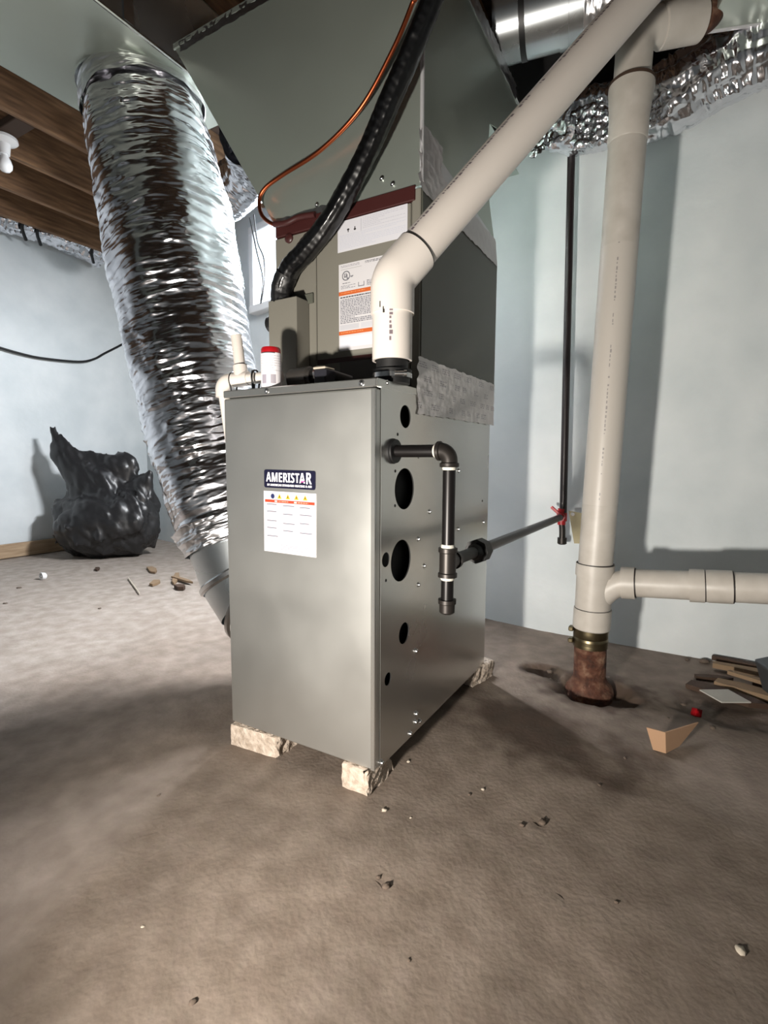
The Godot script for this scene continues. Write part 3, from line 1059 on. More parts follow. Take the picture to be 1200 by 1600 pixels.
func coil():
	var t := thing("coil_cabinet", "grey painted evaporator coil cabinet on top of the furnace", "coil cabinet", Vector3(-0.2225, 0.921, -0.48))
	part(t, "cabinet", box(Vector3(-0.445, 0.921, -0.762), Vector3(0.0, 1.384, -0.206), 0.003), M.paint)
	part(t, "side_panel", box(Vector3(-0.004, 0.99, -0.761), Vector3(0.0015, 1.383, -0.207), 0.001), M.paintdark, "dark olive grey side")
	part(t, "access_panel", box(Vector3(-0.303, 0.925, -0.207), Vector3(-0.026, 1.352, -0.2), 0.002), M.paint)
	part(t, "fixed_panel", box(Vector3(-0.444, 0.925, -0.207), Vector3(-0.306, 1.352, -0.2005), 0.002), M.paint)
	part(t, "corner_post", box(Vector3(-0.023, 0.925, -0.207), Vector3(-0.0005, 1.38, -0.2005), 0.002), M.paint)
	part(t, "trim_strip", box(Vector3(-0.44, 1.354, -0.208), Vector3(-0.014, 1.388, -0.197), 0.002), M.trim, "dark red brown strip along the top")
	part(t, "trim_strip", box(Vector3(-0.30, 1.004, -0.2), Vector3(-0.03, 1.016, -0.1985), 0.0), M.trim)
	part(t, "lower_label_strip", box(Vector3(-0.229, 0.94, -0.2), Vector3(-0.10, 1.003, -0.1992)), mat(Color(0.30, 0.29, 0.28), 0.5))
	label_on(t, "data_label", Vector3(-0.231, 1.032, -0.2), 0.135, 0.215, data_label(), "white data label with orange bands")
	label_on(t, "wiring_label", Vector3(-0.234, 1.277, -0.2), 0.20, 0.074, upper_label(), "wide white label under the dark strip")
	part(t, "plug", lathe(Vector3(-0.393, 1.345, -0.2), Vector3(0, 0, 1), [[-0.002, 0.013], [0.004, 0.013], [0.007, 0.010], [0.008, 0.004]], 18), M.trim, "dark round plug")
	# folded cover box over the line connections
	var cv := part(t, "valve_cover", box(Vector3(-0.424, 0.925, -0.2), Vector3(-0.328, 1.172, -0.146), 0.002), M.paint)
	part(cv, "cover_lip", box(Vector3(-0.43, 1.165, -0.2005), Vector3(-0.312, 1.19, -0.194), 0.001), M.paintdark)
	part(t, "grommet", lathe(Vector3(-0.445, 1.137, -0.225), Vector3(-1, 0, 0), [[-0.005, 0.032], [0.016, 0.032], [0.026, 0.024], [0.045, 0.022]], 20), M.rubber)
	# printed tape over the joint with the furnace, folded round the near edge
	var tp := part(t, "joint_tape", sheet(Vector3(0.0022, 0.862, -0.188), Vector3(0, 0.006, -0.57), Vector3(0, 0.134, 0.0), 90, 24, 0.0009, 81, 0.012), img_mat(tape_print(), 0.42, 0.0), "crinkled silver tape with grey print")
	tp.material_override.normal_enabled = true
	tp.material_override.normal_texture = ntex(0.02, 83, Color.BLACK, Color.WHITE, 256, 4, 3.0)
	tp.material_override.normal_scale = 0.25
	part(t, "joint_tape", sheet(Vector3(0.002, 1.375, -0.765), Vector3(-0.0, 0.05, 0.56), Vector3(0.0, 0.075, 0.02), 4, 4, 0.001, 82), M.foiltape)

func plenum():
	var t := thing("supply_plenum", "galvanised sheet metal plenum flaring out above the coil cabinet", "duct", Vector3(-0.2225, 1.384, -0.48))
	var B := Basis()
	# front sheet, leaning left side, right side and back, each 2 mm sheet with folded edges
	part(t, "front_sheet", prism([Vector2(-0.44, 1.386), Vector2(0, 1.386), Vector2(0, 1.985), Vector2(-0.83, 1.985)], 0.003, Transform3D(B, Vector3(0, 0, -0.205))), M.duct)
	var lx := Vector3(-0.83, 1.985, 0) - Vector3(-0.44, 1.386, 0)
	var ll := lx.length()
	lx = lx.normalized()
	part(t, "left_sheet", prism([Vector2(0, 0.205), Vector2(0, 0.76), Vector2(ll, 0.98), Vector2(ll, 0.205)], 0.003, Transform3D(Basis(lx, Vector3(0, 0, -1), lx.cross(Vector3(0, 0, -1))), Vector3(-0.44, 1.386, 0))), M.duct)
	part(t, "right_sheet", prism([Vector2(0.203, 1.386), Vector2(0.762, 1.386), Vector2(0.64, 1.60), Vector2(0.66, 1.76), Vector2(0.98, 1.86), Vector2(0.98, 1.985), Vector2(0.203, 1.985)], 0.003, Transform3D(Basis(Vector3(0, 0, -1), Vector3(0, 1, 0), Vector3(1, 0, 0)), Vector3(-0.0025, 0, 0))), M.duct)
	part(t, "back_sheet", prism([Vector2(-0.44, 1.386), Vector2(0, 1.386), Vector2(0, 1.60), Vector2(-0.58, 1.60)], 0.003, Transform3D(Basis(Vector3(1, 0, 0), Vector3(0, 0.87, 0.49).normalized(), Vector3(0, -0.49, 0.87).normalized()), Vector3(0, 1.386 - 1.386 * 0.871, -0.762 - 1.386 * 0.491))), M.duct)
	part(t, "top_sheet", box(Vector3(-0.83, 1.983, -0.98), Vector3(0.0, 1.987, -0.2)), M.duct)
	part(t, "neck_bottom", box(Vector3(-0.70, 1.76, -0.98), Vector3(0.0, 1.763, -0.65)), M.duct)
	part(t, "corner_seam", tube([Vector3(0.001, 1.392, -0.2015), Vector3(-0.001, 1.98, -0.2015)], 0.005, 10), M.seam, "folded corner seam painted pale like an edge catching light")  # pale metal paints in the glint along the fold
	part(t, "drive_cleat", box(Vector3(-0.003, 1.968, -0.98), Vector3(0.006, 1.99, -0.2), 0.002), M.chrome)
	part(t, "drive_cleat", box(Vector3(-0.832, 1.972, -0.206), Vector3(0.0, 1.99, -0.199), 0.002), M.duct)
	# foil tape at the joints
	part(t, "joint_tape", sheet(Vector3(0.0016, 1.372, -0.20), Vector3(0, 0.004, -0.55), Vector3(0, 0.075, 0.02), 70, 14, 0.002, 91, 0.015), M.dulltape)
	part(t, "joint_tape", sheet(Vector3(0.0016, 1.38, -0.192), Vector3(0, 0.0, -0.12), Vector3(0, 0.14, 0.0), 30, 30, 0.0012, 92, 0.02), M.dulltape)
	part(t, "joint_tape", sheet(Vector3(-0.437, 1.374, -0.2012), Vector3(0.2, 0.0, 0), Vector3(0, 0.028, 0), 40, 10, 0.002, 93, 0.01), M.foiltape)
	part(t, "joint_tape", sheet(Vector3(0.0046, 1.955, -0.45), Vector3(0, 0.0, -0.45), Vector3(0, 0.045, 0), 60, 10, 0.003, 94, 0.012), M.foiltape)
	part(t, "joint_tape", sheet(Vector3(-0.80, 1.955, -0.2015), Vector3(0.45, 0.0, 0), Vector3(0, 0.03, 0), 60, 10, 0.002, 95, 0.012), M.foiltape)
	var sm := screw_mesh(0.004)
	for p in [Vector3(-0.165, 1.44, -0.2), Vector3(-0.15, 1.475, -0.2), Vector3(-0.105, 1.425, -0.2), Vector3(-0.075, 1.405, -0.2), Vector3(-0.3, 1.41, -0.2)]:
		var s := part(t, "screw", sm, M.chrome, "", true)
		s.position = p - t.position

# ---------------------------------------------------------------- ducts
func return_duct():
	var t := thing("rectangular_return_duct", "rectangular galvanised trunk duct hung under the joists on the left", "duct", Vector3(-1.12, 1.98, 0.6))
	part(t, "bottom_sheet", box(Vector3(-1.365, 1.98, -0.52), Vector3(-0.875, 1.983, 2.2)), M.duct)
	part(t, "side_sheet", box(Vector3(-1.365, 1.98, -0.52), Vector3(-1.362, 2.24, 2.2)), M.boot)
	part(t, "side_sheet", box(Vector3(-0.878, 1.98, -0.52), Vector3(-0.875, 2.24, 2.2)), M.boot)
	part(t, "top_sheet", box(Vector3(-1.365, 2.237, -0.52), Vector3(-0.875, 2.24, 2.2)), M.duct)
	part(t, "end_cap", box(Vector3(-1.365, 1.98, -0.523), Vector3(-0.875, 2.24, -0.52)), M.duct)
	part(t, "folded_edge", box(Vector3(-0.882, 1.976, -0.52), Vector3(-0.872, 1.986, 2.2), 0.003), M.chrome)
	for z in [-0.1, 1.2]:
		part(t, "hanger_strap", box(Vector3(-0.872, 1.985, z), Vector3(-0.87, 2.45, z + 0.03)), M.chrome)
	part(t, "collar", lathe(Vector3(-1.115, 1.98, -0.285), Vector3(0, -1, 0), [[0, 0.19], [0.004, 0.19], [0.004, 0.172], [0.06, 0.172]], 40, false), M.boot)
	# big foil flex
	var f := thing("return_flex_duct", "thick crinkled silver foil flex duct dropping beside the furnace", "flex duct", Vector3(-0.78, 0.42, -0.3))
	var path := [Vector3(-1.10, 1.965, -0.285), Vector3(-1.07, 1.83, -0.29), Vector3(-1.03, 1.65, -0.295), Vector3(-0.98, 1.42, -0.3), Vector3(-0.925, 1.16, -0.3), Vector3(-0.85, 0.88, -0.3), Vector3(-0.775, 0.65, -0.3), Vector3(-0.72, 0.51, -0.3)]
	part(f, "foil_jacket", foil(path, [0.182, 0.20, 0.21, 0.21, 0.205, 0.198, 0.19, 0.178], 300, 560, 0.0042, 0.034, 101), M.foil)
	part(f, "tape_band", foil([Vector3(-0.738, 0.55, -0.3), Vector3(-0.708, 0.475, -0.3)], [0.188, 0.178], 220, 50, 0.006, 0.04, 105), M.foiltape)
	part(f, "tape_band", foil([Vector3(-1.104, 1.978, -0.285), Vector3(-1.09, 1.915, -0.287)], [0.188, 0.194], 220, 40, 0.004, 0.04, 107), M.foiltape)
	# adjustable elbow into the furnace side
	var e := thing("duct_elbow", "smooth galvanised round elbow joining the foil flex to the furnace side", "duct fitting", Vector3(-0.58, 0.1, -0.31))
	var r := 0.165
	var q0 := Vector3(-0.72, 0.51, -0.3)
	var q1 := Vector3(-0.665, 0.385, -0.305)
	var q2 := Vector3(-0.60, 0.31, -0.31)
	var q3 := Vector3(-0.446, 0.27, -0.32)
	part(e, "upper_gore", tube([q0, q1], r, 48, false), M.boot)
	part(e, "middle_gore", tube([q1, q2], r, 48, false), M.boot)
	part(e, "lower_gore", tube([q2, q2 + (q3 - q2) * 0.4, q3], r, 48, false), M.boot)
	for q in [[q1, q2 - q0], [q2, q3 - q1]]:
		var dd: Vector3 = q[1].normalized()
		part(e, "crimp_ring", tube([q[0] - dd * 0.012, q[0] - dd * 0.006, q[0] + dd * 0.006, q[0] + dd * 0.012], [r + 0.002, r + 0.009, r + 0.009, r + 0.002], 48, false), M.chrome)

func other_ducts():
	# round metal branch leaving the plenum to the right
	var t := thing("round_branch_duct", "shiny round metal branch duct under the joists at the top right", "duct", Vector3(0.13, 2.0, -0.79))
	var a := Vector3(-0.02, 2.10, -0.76)
	var b := Vector3(0.29, 2.105, -0.815)
	var d := (b - a).normalized()
	part(t, "pipe", tube([a, a + d * 0.19, a + d * 0.19, a + d * 0.215, a + d * 0.215, b], [0.102, 0.102, 0.105, 0.105, 0.102, 0.102], 40), M.boot)
	part(t, "hanger_strap", tube([a + d * 0.075, a + d * 0.092], 0.104, 40, false), M.black, "black strap round the pipe")
	part(t, "strap_tail", box(a + d * 0.08 + Vector3(-0.009, 0.09, -0.002), a + d * 0.08 + Vector3(0.009, 0.4, 0.0)), M.black)
	part(t, "foil_patch", foil([a + d * 0.255, b + d * 0.01], 0.105, 120, 30, 0.004, 0.05, 111), M.foiltape)
	# foil flex along the top of the back wall
	var f := thing("wall_flex_duct", "crinkled foil flex duct running along the top of the back wall behind the white pipes", "flex duct", Vector3(0.5, 1.9, -1.2))
	part(f, "foil_jacket", foil([Vector3(0.0, 2.06, -1.2), Vector3(0.12, 2.01, -1.2), Vector3(0.30, 1.985, -1.2), Vector3(0.45, 1.98, -1.19), Vector3(0.60, 2.02, -1.18), Vector3(0.80, 2.05, -1.17), Vector3(1.3, 2.12, -1.16)], [0.085, 0.10, 0.105, 0.105, 0.105, 0.105, 0.105], 150, 330, 0.0055, 0.03, 121), M.foil)
	part(f, "torn_foil", sheet(Vector3(0.0, 1.88, -1.16), Vector3(0.14, 0.04, 0.02), Vector3(0.02, 0.12, -0.02), 24, 24, 0.02, 122, 0.03), M.foil)
	part(f, "torn_foil", sheet(Vector3(0.16, 1.855, -1.12), Vector3(0.16, 0.0, 0.02), Vector3(0.0, 0.13, 0.01), 24, 24, 0.02, 123, 0.03), M.foil)
	part(f, "torn_foil", sheet(Vector3(0.37, 1.85, -1.12), Vector3(0.09, 0.03, 0.0), Vector3(0.0, 0.10, 0.01), 20, 20, 0.018, 124, 0.03), M.foil)
	# foil faced box duct above it
	var g := thing("insulated_box_duct", "pale foil faced box duct with a bright lower edge at the top right", "duct", Vector3(1.0, 2.05, -1.1))
	var xf := Transform3D(Basis(Vector3.UP, 0.325), Vector3(0.46, 2.05, -1.0))
	part(g, "casing", box(Vector3(0.09, 0.0, 0.0), Vector3(0.72, 0.18, 0.16), 0.004, xf), M.duct)
	part(g, "edge_tape", box(Vector3(0.03, -0.005, -0.006), Vector3(0.72, 0.008, 0.006), 0.003, xf), M.seam)
	part(g, "wrapped_end", sheet(xf * Vector3(-0.06, 0.02, 0.14), Vector3(0.20, 0.03, -0.03), Vector3(0.0, 0.12, 0.03), 40, 30, 0.02, 131, 0.03), M.foil)
	# foil flex behind the plenum, above the unseen lamp
	var h := thing("rear_flex_duct", "foil flex duct seen in the gap behind the plenum", "flex duct", Vector3(-1.4, 2.1, -1.1))
	part(h, "foil_jacket", foil([Vector3(-1.12, 2.12, -0.80), Vector3(-1.25, 2.15, -1.0), Vector3(-1.45, 2.17, -1.12), Vector3(-1.9, 2.19, -1.25), Vector3(-2.6, 2.2, -1.45)], 0.12, 130, 300, 0.006, 0.035, 141), M.foil)
	# foil flex on the left wall with black straps
	var k := thing("left_wall_flex_duct", "foil flex duct lying along the top of the left wall", "flex duct", Vector3(-3.62, 2.4, -1.0))
	part(k, "foil_jacket", foil([Vector3(-3.70, 2.46, 1.4), Vector3(-3.70, 2.46, 0.2), Vector3(-3.70, 2.45, -0.7), Vector3(-3.70, 2.50, -1.2), Vector3(-3.70, 2.47, -1.75)], 0.12, 110, 400, 0.009, 0.04, 151), M.foil)
	for z in [-1.12, -1.22, -1.62]:
		part(k, "strap", tube(smooth([Vector3(-3.55, 2.62, z), Vector3(-3.57, 2.5, z - 0.03), Vector3(-3.60, 2.40, z + 0.01), Vector3(-3.68, 2.34, z - 0.05)], 5), 0.012, 8), M.black)

# ---------------------------------------------------------------- pipes
func vent():
	var t := thing("vent_pipe", "white plastic vent pipe rising from the furnace top and slanting to the upper right", "pipe", Vector3(-0.018, 0.94, -0.1))
	var cam := Vector3(-0.35, 0.1, 0.93)
	var p0 := Vector3(-0.018, 0.972, -0.1)
	var p1 := Vector3(-0.018, 1.148, -0.1)
	var p2 := Vector3(0.40, 1.852, -0.542)
	var d := (p2 - p1).normalized()
	var r := 0.0445
	part(t, "riser", tube([p0, p1 - Vector3(0, 0.02, 0)], r, 40, true, Vector3(0.3, 0, 1), 0.005), M.pvcprint)
	part(t, "elbow", tube(fillet([p1 - Vector3(0, 0.075, 0), p1, p1 + d * 0.085], 0.06, 8), 0.0485, 40, true, Vector3(0.3, 0, 1), 0.004), M.pvc)
	part(t, "joint_ring", tube([p1 + d * 0.0845, p1 + d * 0.0865], 0.0488, 40), M.joint)
	part(t, "long_run", tube([p1 + d * 0.05, p1 + d * 1.25], r, 40, true, Vector3(-0.4, 0.2, 0.85), 0.005), M.pvcprint)
	for q in [[0.005, 0.035], [-0.003, 0.022]]:
		part(t, "pen_mark", box(p1 + Vector3(q[0] - 0.001, -0.075 + q[1] * 0.0 - q[0] * 1.5, 0.046), p1 + Vector3(q[0] + 0.001, -0.063 - q[0] * 1.5, 0.0495)), M.joint)
	# rubber coupling on the furnace top
	var c := thing("vent_coupling", "black rubber coupling with a steel clamp on the furnace top under the white pipe", "coupling", Vector3(-0.018, 0.921, -0.1))
	part(c, "sleeve", lathe(Vector3(-0.018, 0.921, -0.1), Vector3(0, 1, 0), [[0, 0.040], [0.012, 0.040], [0.012, 0.044], [0.03, 0.044], [0.03, 0.036], [0.06, 0.036]], 36), M.rubber)
	part(c, "clamp", lathe(Vector3(-0.018, 0.933, -0.1), Vector3(0, 1, 0), [[0, 0.0452], [0.010, 0.0452]], 36, false), M.chrome)
	part(c, "clamp_screw", lathe(Vector3(0.01, 0.938, -0.062), Vector3(1, 0, -0.6), [[0, 0.005], [0.02, 0.005], [0.02, 0.007], [0.026, 0.007]], 10), M.chrome)

func line_set():
	var t := thing("insulated_line", "black insulated refrigerant line wrapped in shiny tape, rising across the plenum", "pipe", Vector3(-0.40, 1.19, -0.17))
	var ctl := [Vector3(-0.402, 1.165, -0.175), Vector3(-0.399, 1.205, -0.172), Vector3(-0.362, 1.251, -0.165), Vector3(-0.309, 1.279, -0.16), Vector3(-0.23, 1.329, -0.15), Vector3(-0.16, 1.398, -0.145), Vector3(-0.103, 1.465, -0.14), Vector3(-0.047, 1.537, -0.13), Vector3(0.014, 1.613, -0.12), Vector3(0.065, 1.684, -0.11), Vector3(0.11, 1.77, -0.10), Vector3(0.17, 2.05, -0.08), Vector3(0.2, 2.5, -0.05)]
	part(t, "insulation", foil(ctl, [0.026, 0.026, 0.025, 0.024, 0.0235, 0.023, 0.023, 0.023, 0.024, 0.025, 0.026, 0.026, 0.026], 40, 600, 0.0010, 0.016, 161), M.wrap)
	part(t, "tape_wrap", foil([Vector3(-0.402, 1.17, -0.175), Vector3(-0.399, 1.205, -0.172), Vector3(-0.375, 1.24, -0.167)], 0.0275, 40, 60, 0.0012, 0.02, 163), M.black)
	var c := thing("copper_line", "thin bare copper line curling down across the plenum front", "pipe", Vector3(-0.38, 1.38, -0.19))
	part(c, "tube", tube(smooth([Vector3(0.10, 2.5, -0.09), Vector3(0.075, 2.0, -0.10), Vector3(0.023, 1.752, -0.13), Vector3(0.003, 1.721, -0.14), Vector3(-0.05, 1.655, -0.15), Vector3(-0.144, 1.574, -0.165), Vector3(-0.269, 1.524, -0.178), Vector3(-0.399, 1.5, -0.183), Vector3(-0.459, 1.48, -0.18), Vector3(-0.48, 1.453, -0.18), Vector3(-0.47, 1.412, -0.18), Vector3(-0.43, 1.382, -0.182), Vector3(-0.389, 1.380, -0.186), Vector3(-0.350, 1.385, -0.19)], 8), 0.0052, 12), M.copper)
	part(c, "wrapped_end", tube(smooth([Vector3(-0.43, 1.382, -0.182), Vector3(-0.39, 1.378, -0.185), Vector3(-0.35, 1.386, -0.19), Vector3(-0.30, 1.383, -0.193)], 6), 0.008, 10), M.trim)

func condensate():
	var t := thing("condensate_drain", "thin white plastic drain pipe with a tee at the furnace's top left edge", "pipe", Vector3(-0.48, 0.921, -0.06))
	var r := 0.0145
	var z := -0.055
	part(t, "main_run", tube(fillet([Vector3(-0.33, 0.962, z - 0.03), Vector3(-0.506, 0.956, z), Vector3(-0.462, 0.06, z - 0.10)], 0.03, 8), r, 20), M.pvc)
	part(t, "standpipe", tube([Vector3(-0.448, 0.96, z - 0.012), Vector3(-0.466, 1.072, z - 0.015)], r, 20, true, Vector3.ZERO, 0.003), M.pvc)
	part(t, "tee", tube([Vector3(-0.425, 0.96, z - 0.015), Vector3(-0.485, 0.957, z - 0.003)], 0.0185, 20), M.pvc)
	part(t, "tee_hub", tube([Vector3(-0.449, 0.965, z - 0.012), Vector3(-0.453, 0.994, z - 0.013)], 0.0185, 20), M.pvc)
	part(t, "joint_ring", tube([Vector3(-0.4531, 0.9942, z - 0.013), Vector3(-0.4533, 0.9954, z - 0.013)], 0.0186, 20), M.joint)
	part(t, "elbow", tube(fillet([Vector3(-0.475, 0.957, z - 0.004), Vector3(-0.506, 0.956, z), Vector3(-0.5045, 0.915, z)], 0.024, 8), 0.0185, 20), M.pvc)
	for q in [[-0.475, 0.0], [-0.405, 0.01], [-0.396, 0.0]]:
		var c := Vector3(q[0], 0.957, z - 0.01)
		var pts := []
		for k in 15:
			var a := TAU * k / 14.0
			pts.append(c + Vector3(q[1] * sin(a) + 0.006 * sin(a), cos(a) * 0.021 - (0.02 if k > 5 and k < 9 else 0.0), sin(a) * 0.021))
		part(t, "wire_tie", tube(smooth(pts, 3), 0.0024, 8), M.black)
	# solvent can with a red cap
	var b := thing("solvent_can", "small white can with a red cap on the furnace top", "can", Vector3(-0.312, 0.921, -0.03))
	var at := Vector3(-0.312, 0.9215, -0.03)
	var lab := img_mat(can_label(), 0.4)
	part(b, "body", lathe(at, Vector3.UP, [[0, 0.022], [0.002, 0.0245], [0.082, 0.0245], [0.084, 0.022]], 32), lab)
	b.get_child(0).material_override.uv1_scale = Vector3(1, -11.0, 1)
	b.get_child(0).material_override.uv1_offset = Vector3(0.35, 1.0, 0)
	part(b, "cap", lathe(at, Vector3.UP, [[0.083, 0.0225], [0.083, 0.0232], [0.092, 0.0232], [0.096, 0.021], [0.096, 0.0]], 32, false), M.red, "red screw cap")
	# drain trap and hoses behind the can
	var h := thing("drain_trap", "dark plastic trap and hose lying on the furnace top behind the can", "trap", Vector3(-0.25, 0.921, -0.09))
	part(h, "barrel", lathe(Vector3(-0.30, 0.95, -0.09), Vector3(1, 0.0, 0), [[0, 0.02], [0.004, 0.026], [0.06, 0.028], [0.064, 0.024], [0.072, 0.024]], 28), mat(Color(0.20, 0.19, 0.18), 0.4))
	part(h, "hose", tube(smooth([Vector3(-0.232, 0.95, -0.09), Vector3(-0.205, 0.957, -0.085), Vector3(-0.18, 0.948, -0.10), Vector3(-0.15, 0.937, -0.13)], 6), 0.017, 18), M.rubber)
	part(h, "clip", lathe(Vector3(-0.215, 0.956, -0.086), Vector3(1, 0.1, 0.1), [[0, 0.019], [0.006, 0.019]], 20), M.chrome)
	part(h, "switch_block", box(Vector3(-0.20, 0.922, -0.09), Vector3(-0.165, 0.962, -0.05), 0.003), mat(Color(0.10, 0.10, 0.13), 0.5))
	part(h, "switch_cap", box(Vector3(-0.203, 0.962, -0.09), Vector3(-0.167, 0.967, -0.05), 0.002), M.chip)

func gas():
	var t := thing("gas_line", "black iron gas pipe with elbow, tee and union on the furnace's right side", "pipe", Vector3(0.135, 0.43, -0.07))
	var z := -0.072
	var ex := 0.136
	var ey := 0.771
	var r := 0.0135
	part(t, "grommet", lathe(Vector3(-0.002, ey, z), Vector3(1, 0, 0), [[0, 0.028], [0.006, 0.028], [0.008, 0.026], [0.012, 0.026], [0.013, 0.014]], 28), M.rubber)
	part(t, "nipple", tube([Vector3(-0.05, ey, z), Vector3(ex - 0.02, ey, z)], r, 24), M.iron)
	part(t, "thread_dope", lathe(Vector3(ex - 0.034, ey, z), Vector3(1, 0, 0), [[0, r], [0.002, 0.0148], [0.006, 0.0152], [0.009, 0.0148]], 20), M.dope)
	var el := part(t, "elbow", tube(fillet([Vector3(ex - 0.026, ey, z), Vector3(ex, ey, z), Vector3(ex, ey - 0.032, z)], 0.02, 10), 0.0172, 24), M.ironfit)
	part(el, "bead", lathe(Vector3(ex - 0.028, ey, z), Vector3(1, 0, 0), [[0, 0.0185], [0.002, 0.0205], [0.008, 0.0205], [0.010, 0.0175]], 24), M.ironfit)
	part(el, "bead", lathe(Vector3(ex, ey - 0.034, z), Vector3(0, 1, 0), [[0, 0.0185], [0.002, 0.0205], [0.008, 0.0205], [0.010, 0.0175]], 24), M.ironfit)
	part(t, "thread_dope", lathe(Vector3(ex, ey - 0.040, z), Vector3(0, 1, 0), [[0, r], [0.002, 0.0148], [0.006, 0.0148]], 20), M.dope)
	part(t, "drop_pipe", tube([Vector3(ex, ey - 0.03, z), Vector3(ex, 0.56, z)], r, 24), M.iron)
	var te := part(t, "tee", tube([Vector3(ex, 0.566, z), Vector3(ex, 0.566, z), Vector3(ex, 0.558, z), Vector3(ex, 0.556, z), Vector3(ex, 0.514, z), Vector3(ex, 0.512, z), Vector3(ex, 0.504, z), Vector3(ex, 0.504, z)], [0.014, 0.0205, 0.0205, 0.0178, 0.0178, 0.0205, 0.0205, 0.014], 24), M.ironfit)
	part(te, "branch", tube([Vector3(ex, 0.535, z), Vector3(ex, 0.535, z - 0.03), Vector3(ex, 0.535, z - 0.03), Vector3(ex, 0.535, z - 0.04)], [0.0178, 0.0178, 0.0205, 0.0205], 24), M.ironfit)
	part(t, "thread_dope", lathe(Vector3(ex, 0.566, z), Vector3(0, 1, 0), [[0, 0.0150], [0.006, 0.0146], [0.008, r]], 20), M.dope)
	part(t, "thread_dope", lathe(Vector3(ex, 0.497, z), Vector3(0, 1, 0), [[0, r], [0.002, 0.0148], [0.007, 0.0150]], 20), M.dope)
	part(t, "drip_leg", tube([Vector3(ex, 0.505, z), Vector3(ex, 0.445, z)], r, 24), M.iron)
	part(t, "cap", tube([Vector3(ex, 0.455, z), Vector3(ex, 0.455, z), Vector3(ex, 0.447, z), Vector3(ex, 0.445, z), Vector3(ex, 0.428, z), Vector3(ex, 0.424, z)], [0.014, 0.0205, 0.0205, 0.0178, 0.0175, 0.013], 8), M.ironfit)
	# horizontal run to the riser on the back wall
	part(t, "short_nipple", tube([Vector3(ex, 0.535, z - 0.03), Vector3(ex, 0.532, -0.25)], r, 24), M.rubber)
	part(t, "union", tube([Vector3(ex, 0.532, -0.225), Vector3(ex, 0.532, -0.235), Vector3(ex, 0.532, -0.245), Vector3(ex, 0.532, -0.245), Vector3(ex, 0.531, -0.285), Vector3(ex, 0.531, -0.285), Vector3(ex, 0.531, -0.30)], [0.015, 0.021, 0.021, 0.030, 0.030, 0.021, 0.017], 8), M.rubber)
	part(t, "long_run", tube([Vector3(ex, 0.532, -0.28), Vector3(ex, 0.522, -1.235)], r, 24), M.iron)
	part(t, "bright_thread", tube([Vector3(ex, 0.5225, -1.19), Vector3(ex, 0.522, -1.24)], 0.0138, 20), M.steelbox)
	# riser
	var v := thing("gas_riser", "black upright gas pipe in front of the back wall with a red shutoff valve", "pipe", Vector3(0.137, 0.42, -1.262))
	var rz := -1.262
	part(v, "riser_pipe", tube([Vector3(0.142, 0.54, rz), Vector3(0.118, 1.98, rz - 0.01)], 0.0145, 24), M.redpipe)
	part(v, "valve_body", tube([Vector3(0.137, 0.49, rz), Vector3(0.137, 0.505, rz), Vector3(0.137, 0.505, rz), Vector3(0.137, 0.54, rz), Vector3(0.137, 0.54, rz), Vector3(0.138, 0.556, rz)], [0.016, 0.016, 0.021, 0.021, 0.017, 0.017], 20), M.red, "red valve body")
	part(v, "valve_port", tube([Vector3(0.137, 0.522, rz + 0.034), Vector3(0.137, 0.522, rz)], 0.018, 8), M.red)
	part(v, "valve_handle", box(Vector3(-0.032, -0.006, -0.004), Vector3(0.016, 0.006, 0.004), 0.002, Transform3D(Basis(Vector3(0, 0, 1), -0.7), Vector3(0.124, 0.543, rz + 0.027))), M.red)
	part(v, "drip_leg", tube(smooth([Vector3(0.137, 0.50, rz), Vector3(0.141, 0.47, rz), Vector3(0.142, 0.425, rz)], 4), 0.0125, 20), M.ironfit)
	part(v, "cap", tube([Vector3(0.142, 0.436, rz), Vector3(0.142, 0.436, rz), Vector3(0.142, 0.412, rz), Vector3(0.142, 0.408, rz)], [0.012, 0.019, 0.019, 0.014], 12), M.ironfit)
	# paper tag on the pipe
	var g := thing("paper_tag", "tan paper tag hanging by the red valve", "tag", Vector3(0.19, 0.42, -1.25))
	part(g, "card", prism([Vector2(-0.045, 0.055), Vector2(0.03, 0.05), Vector2(0.035, -0.07), Vector2(-0.012, -0.075)], 0.001, Transform3D(Basis(Vector3.UP, -0.5), Vector3(0.205, 0.495, -1.23))), M.paper)
	part(g, "eyelet", lathe(Vector3(0.186, 0.539, -1.225), Vector3(0.4, 0, 1), [[-0.006, 0.007], [0.004, 0.007], [0.004, 0.003]], 12), M.porcelain)

